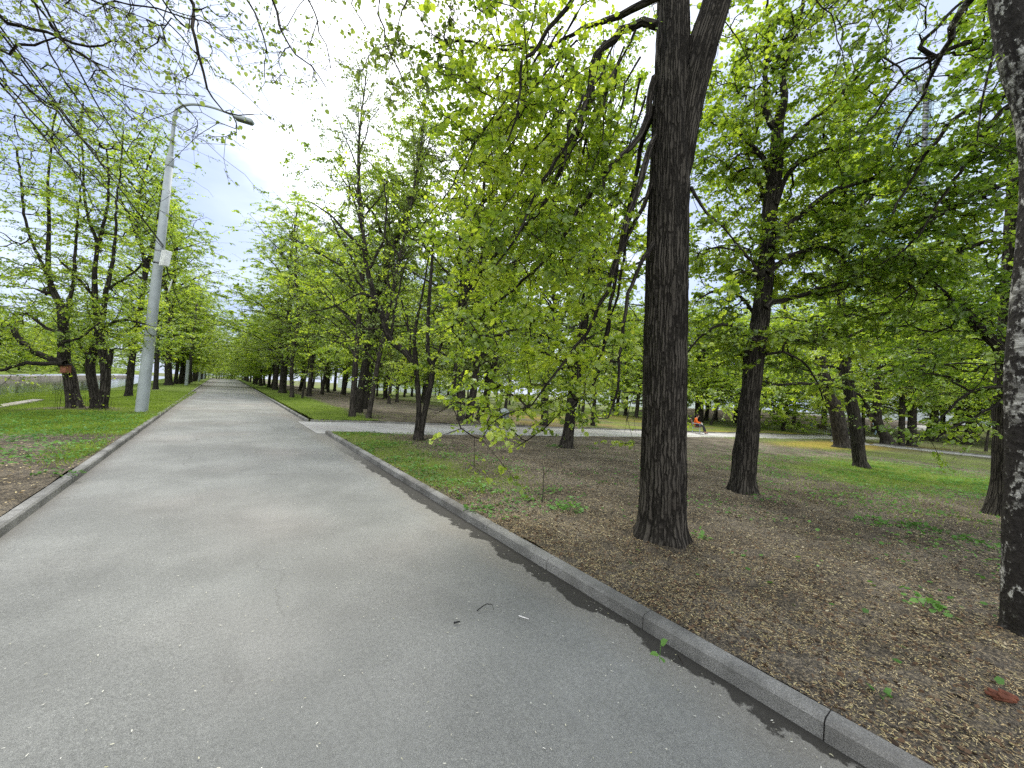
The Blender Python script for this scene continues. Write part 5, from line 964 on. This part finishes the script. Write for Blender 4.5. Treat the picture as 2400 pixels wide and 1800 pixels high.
flakes('grass', scatter(12000, 2.8, 16, 16, 40, gk, 42, zlawn), .04, .08, -.012, .2, M_grass, 'short grass beyond the side path', vert=True)
wk = lambda c, a, d: (.9*gauss(c, a, 17, 2, 7, 4)+.55*sstep((5.6-c)/2.4)*sstep((a-3)/2)+.8*gauss(c, a, 10.5, -1.2, 2.5, 1.2))*(1 if fb(c, a, .9, 6) > .02 else .06)*min(1, (8/max(d, 2)))
flakes('ground_cover', scatter(15000, 2.6, 26, -8, 12, wk, 28, lambda c, a: zlawn(c, a)+rg.uniform(0, .05)), .025, .055, .85, .4, M_weed, 'low broad-leaved weeds in loose patches on the near lawn')
flakes('ground_cover', scatter(4500, -5, -1.72, 8.5, 18, lambda c, a, d: .3+.7*(fb(c, a, .9, 2) > 0), 22, lambda c, a: zverge(c, a)+rg.uniform(.02, .07)), .03, .06, .8, .4, M_weed, 'low broad-leaved weeds in the grass left of the path')
def weed(x, y, n, rad_, label):
    p = gnd(x, y, .09); k = n; an = rg.uniform(0, 6.28, k); rr = rad_*rg.uniform(0, 1, k)**.6; B = np.stack([np.cos(an)*rr, np.sin(an)*rr*.8, rg.uniform(.01, .09, k)*(1.2-rr/rad_)], 1); D = np.stack([np.cos(an), np.sin(an), rg.normal(.1, .3, k)], 1)+rg.normal(0, .5, (k, 3)); o = emp('weed_plant', p, label, 'plant', 'clumps of weeds')
    obj('leaves', leaves_mesh('leaves', B, D, np.array([0, 0, 1.])+rg.normal(0, .35, (k, 3)), rg.uniform(.03, .06, k)), M_weed, o); b = MB()
    for i in range(0, k, 6): b.tube([(B[i][0]*.3, B[i][1]*.3, -.02), tuple(B[i])], .0016, 4, False)
    b.build('stems', M_weed, o)
for x, y, n, r_, lb in ((1330, 1190, 90, .26, 'broad-leaved weed clump left of the massive trunk, beside the fallen twigs'), (1120, 1195, 46, .2, 'small weed clump on the soil edge close to the kerb'), (1300, 1048, 50, .3, 'weeds at the left foot of the upright linden'), (1385, 1050, 40, .28, 'weeds at the right foot of the upright linden'), (1640, 1260, 16, .09, 'tiny weed sprig at the foot of the massive trunk'),
                        (2035, 1222, 60, .26, 'left weed clump on the soil before the birch'), (2160, 1240, 70, .28, 'middle weed clump on the soil before the birch'), (2290, 1275, 60, .22, 'right weed clump nearest the birch'), (2170, 1420, 22, .12, 'small pale weed sprig on the litter left of the birch foot'), (1030, 1045, 14, .12, 'single pale weed near the side path kerb'), (2055, 1630, 5, .05, 'lone green seedling in the husks near the kerb'), (1545, 1543, 3, .03, 'green fallen leaf on the damp asphalt'),
                        (135, 1113, 60, .25, 'weed clump on the soil against the left kerb'), (50, 1030, 60, .35, 'pale weed clump at the grass edge on the far left')): weed(x, y, n, r_, lb)
def stick(name, pts, r0, label, m=TWIG, side=()):
    P = [gnd(x, y, .03)+[0, 0, z] for x, y, z in pts]; b = MB(); q, r = resample(np.array(P), np.linspace(r0, r0*.45, len(P)), .04); q[:, 2] += np.abs(rg.normal(0, .002, len(q))); p0 = P[0]; b.tube(q-p0, r, 6)
    for s in side: Q = [gnd(x, y, .03)+[0, 0, z] for x, y, z in s]; q2, r2 = resample(np.array(Q), np.linspace(r0*.6, r0*.3, len(Q)), .04); b.tube(q2-p0, r2, 5)
    return tag(b.build(name, m, loc=p0, smooth=True), label, 'twig', 'fallen twigs')
stick('fallen_twig', [(1118, 1425, -.02), (1140, 1416, .0), (1152, 1416, .0), (1158, 1424, -.02)], .004, 'thin bent black twig lying on the asphalt', M_dark); stick('fallen_twig', [(1064, 1453, -.02), (1079, 1450, -.02)], .007, 'short thick black stick piece on the asphalt', M_dark)
stick('fallen_twig', [(1216, 1438, -.02), (1240, 1444, -.02)], .005, 'short pale stick on the asphalt right of the black twig', M_cloth); stick('fallen_twig', [(1590, 1530, -.02), (1602, 1552, -.02)], .004, 'small twig at the foot of the right kerb')
stick('fallen_branch', [(1216, 1199, .01), (1235, 1188, .05), (1250, 1180, .06), (1268, 1190, .04), (1272, 1150, .25), (1268, 1120, .30)], .010, 'fallen crooked branch with upright shoots on the soil left of the massive trunk', TWIG, [[(1272, 1150, .25), (1290, 1135, .3), (1300, 1122, .28)], [(1250, 1180, .06), (1262, 1184, .02), (1275, 1192, .02)]])
stick('fallen_branch', [(1283, 1201, .0), (1305, 1210, .01), (1324, 1218, .0)], .006, 'thin straight branch on the soil beside the big weed clump'); stick('fallen_branch', [(1590, 1325, .0), (1630, 1345, .01), (1662, 1362, .0)], .004, 'thin branch on the litter right of the massive trunk')
bp = gnd(2352, 1640, .09); rk = random.Random(4); b = MB()
for i in range(9):
    M = Matrix.Translation((rk.uniform(-.05, .05), rk.uniform(-.02, .02), rk.uniform(.0, .025))) @ Matrix.Rotation(rk.uniform(-.5, .5), 4, 'X') @ Matrix.Rotation(rk.uniform(-.9, .3), 4, 'Z'); b.box(-.035, .035, -.014, .014, -.005, .005, M, .003)
tag(b.build('bark_scrap', plain('reddish_bark', (.13, .045, .025), .9, .4, 20), loc=bp), 'crumbled reddish bark scrap on the litter near the lower right', 'bark')
sh = emp('leaf_shoots', gnd(200, 962, .05), 'thin upright shoots and dark debris between the two pond lindens', 'plant'); b = MB()
for i in range(26):
    x, y = rk.uniform(-.9, .9), rk.uniform(-.25, .25); b.tube([(x, y, -.02), (x+rk.uniform(-.05, .05), y, rk.uniform(.3, .9))], .005, 4, False)
b.build('stems', TWIG, sh); k = 36; B = np.stack([rg.uniform(-.9, .9, k), rg.uniform(-.25, .25, k), rg.uniform(.05, .6, k)], 1); obj('leaves', leaves_mesh('leaves', B, rg.normal(0, 1, (k, 3)), rg.normal(0, .5, (k, 3))+[0, 0, 1], rg.uniform(.03, .07, k)), LEAF, sh)
print('done', time.time()-T0)
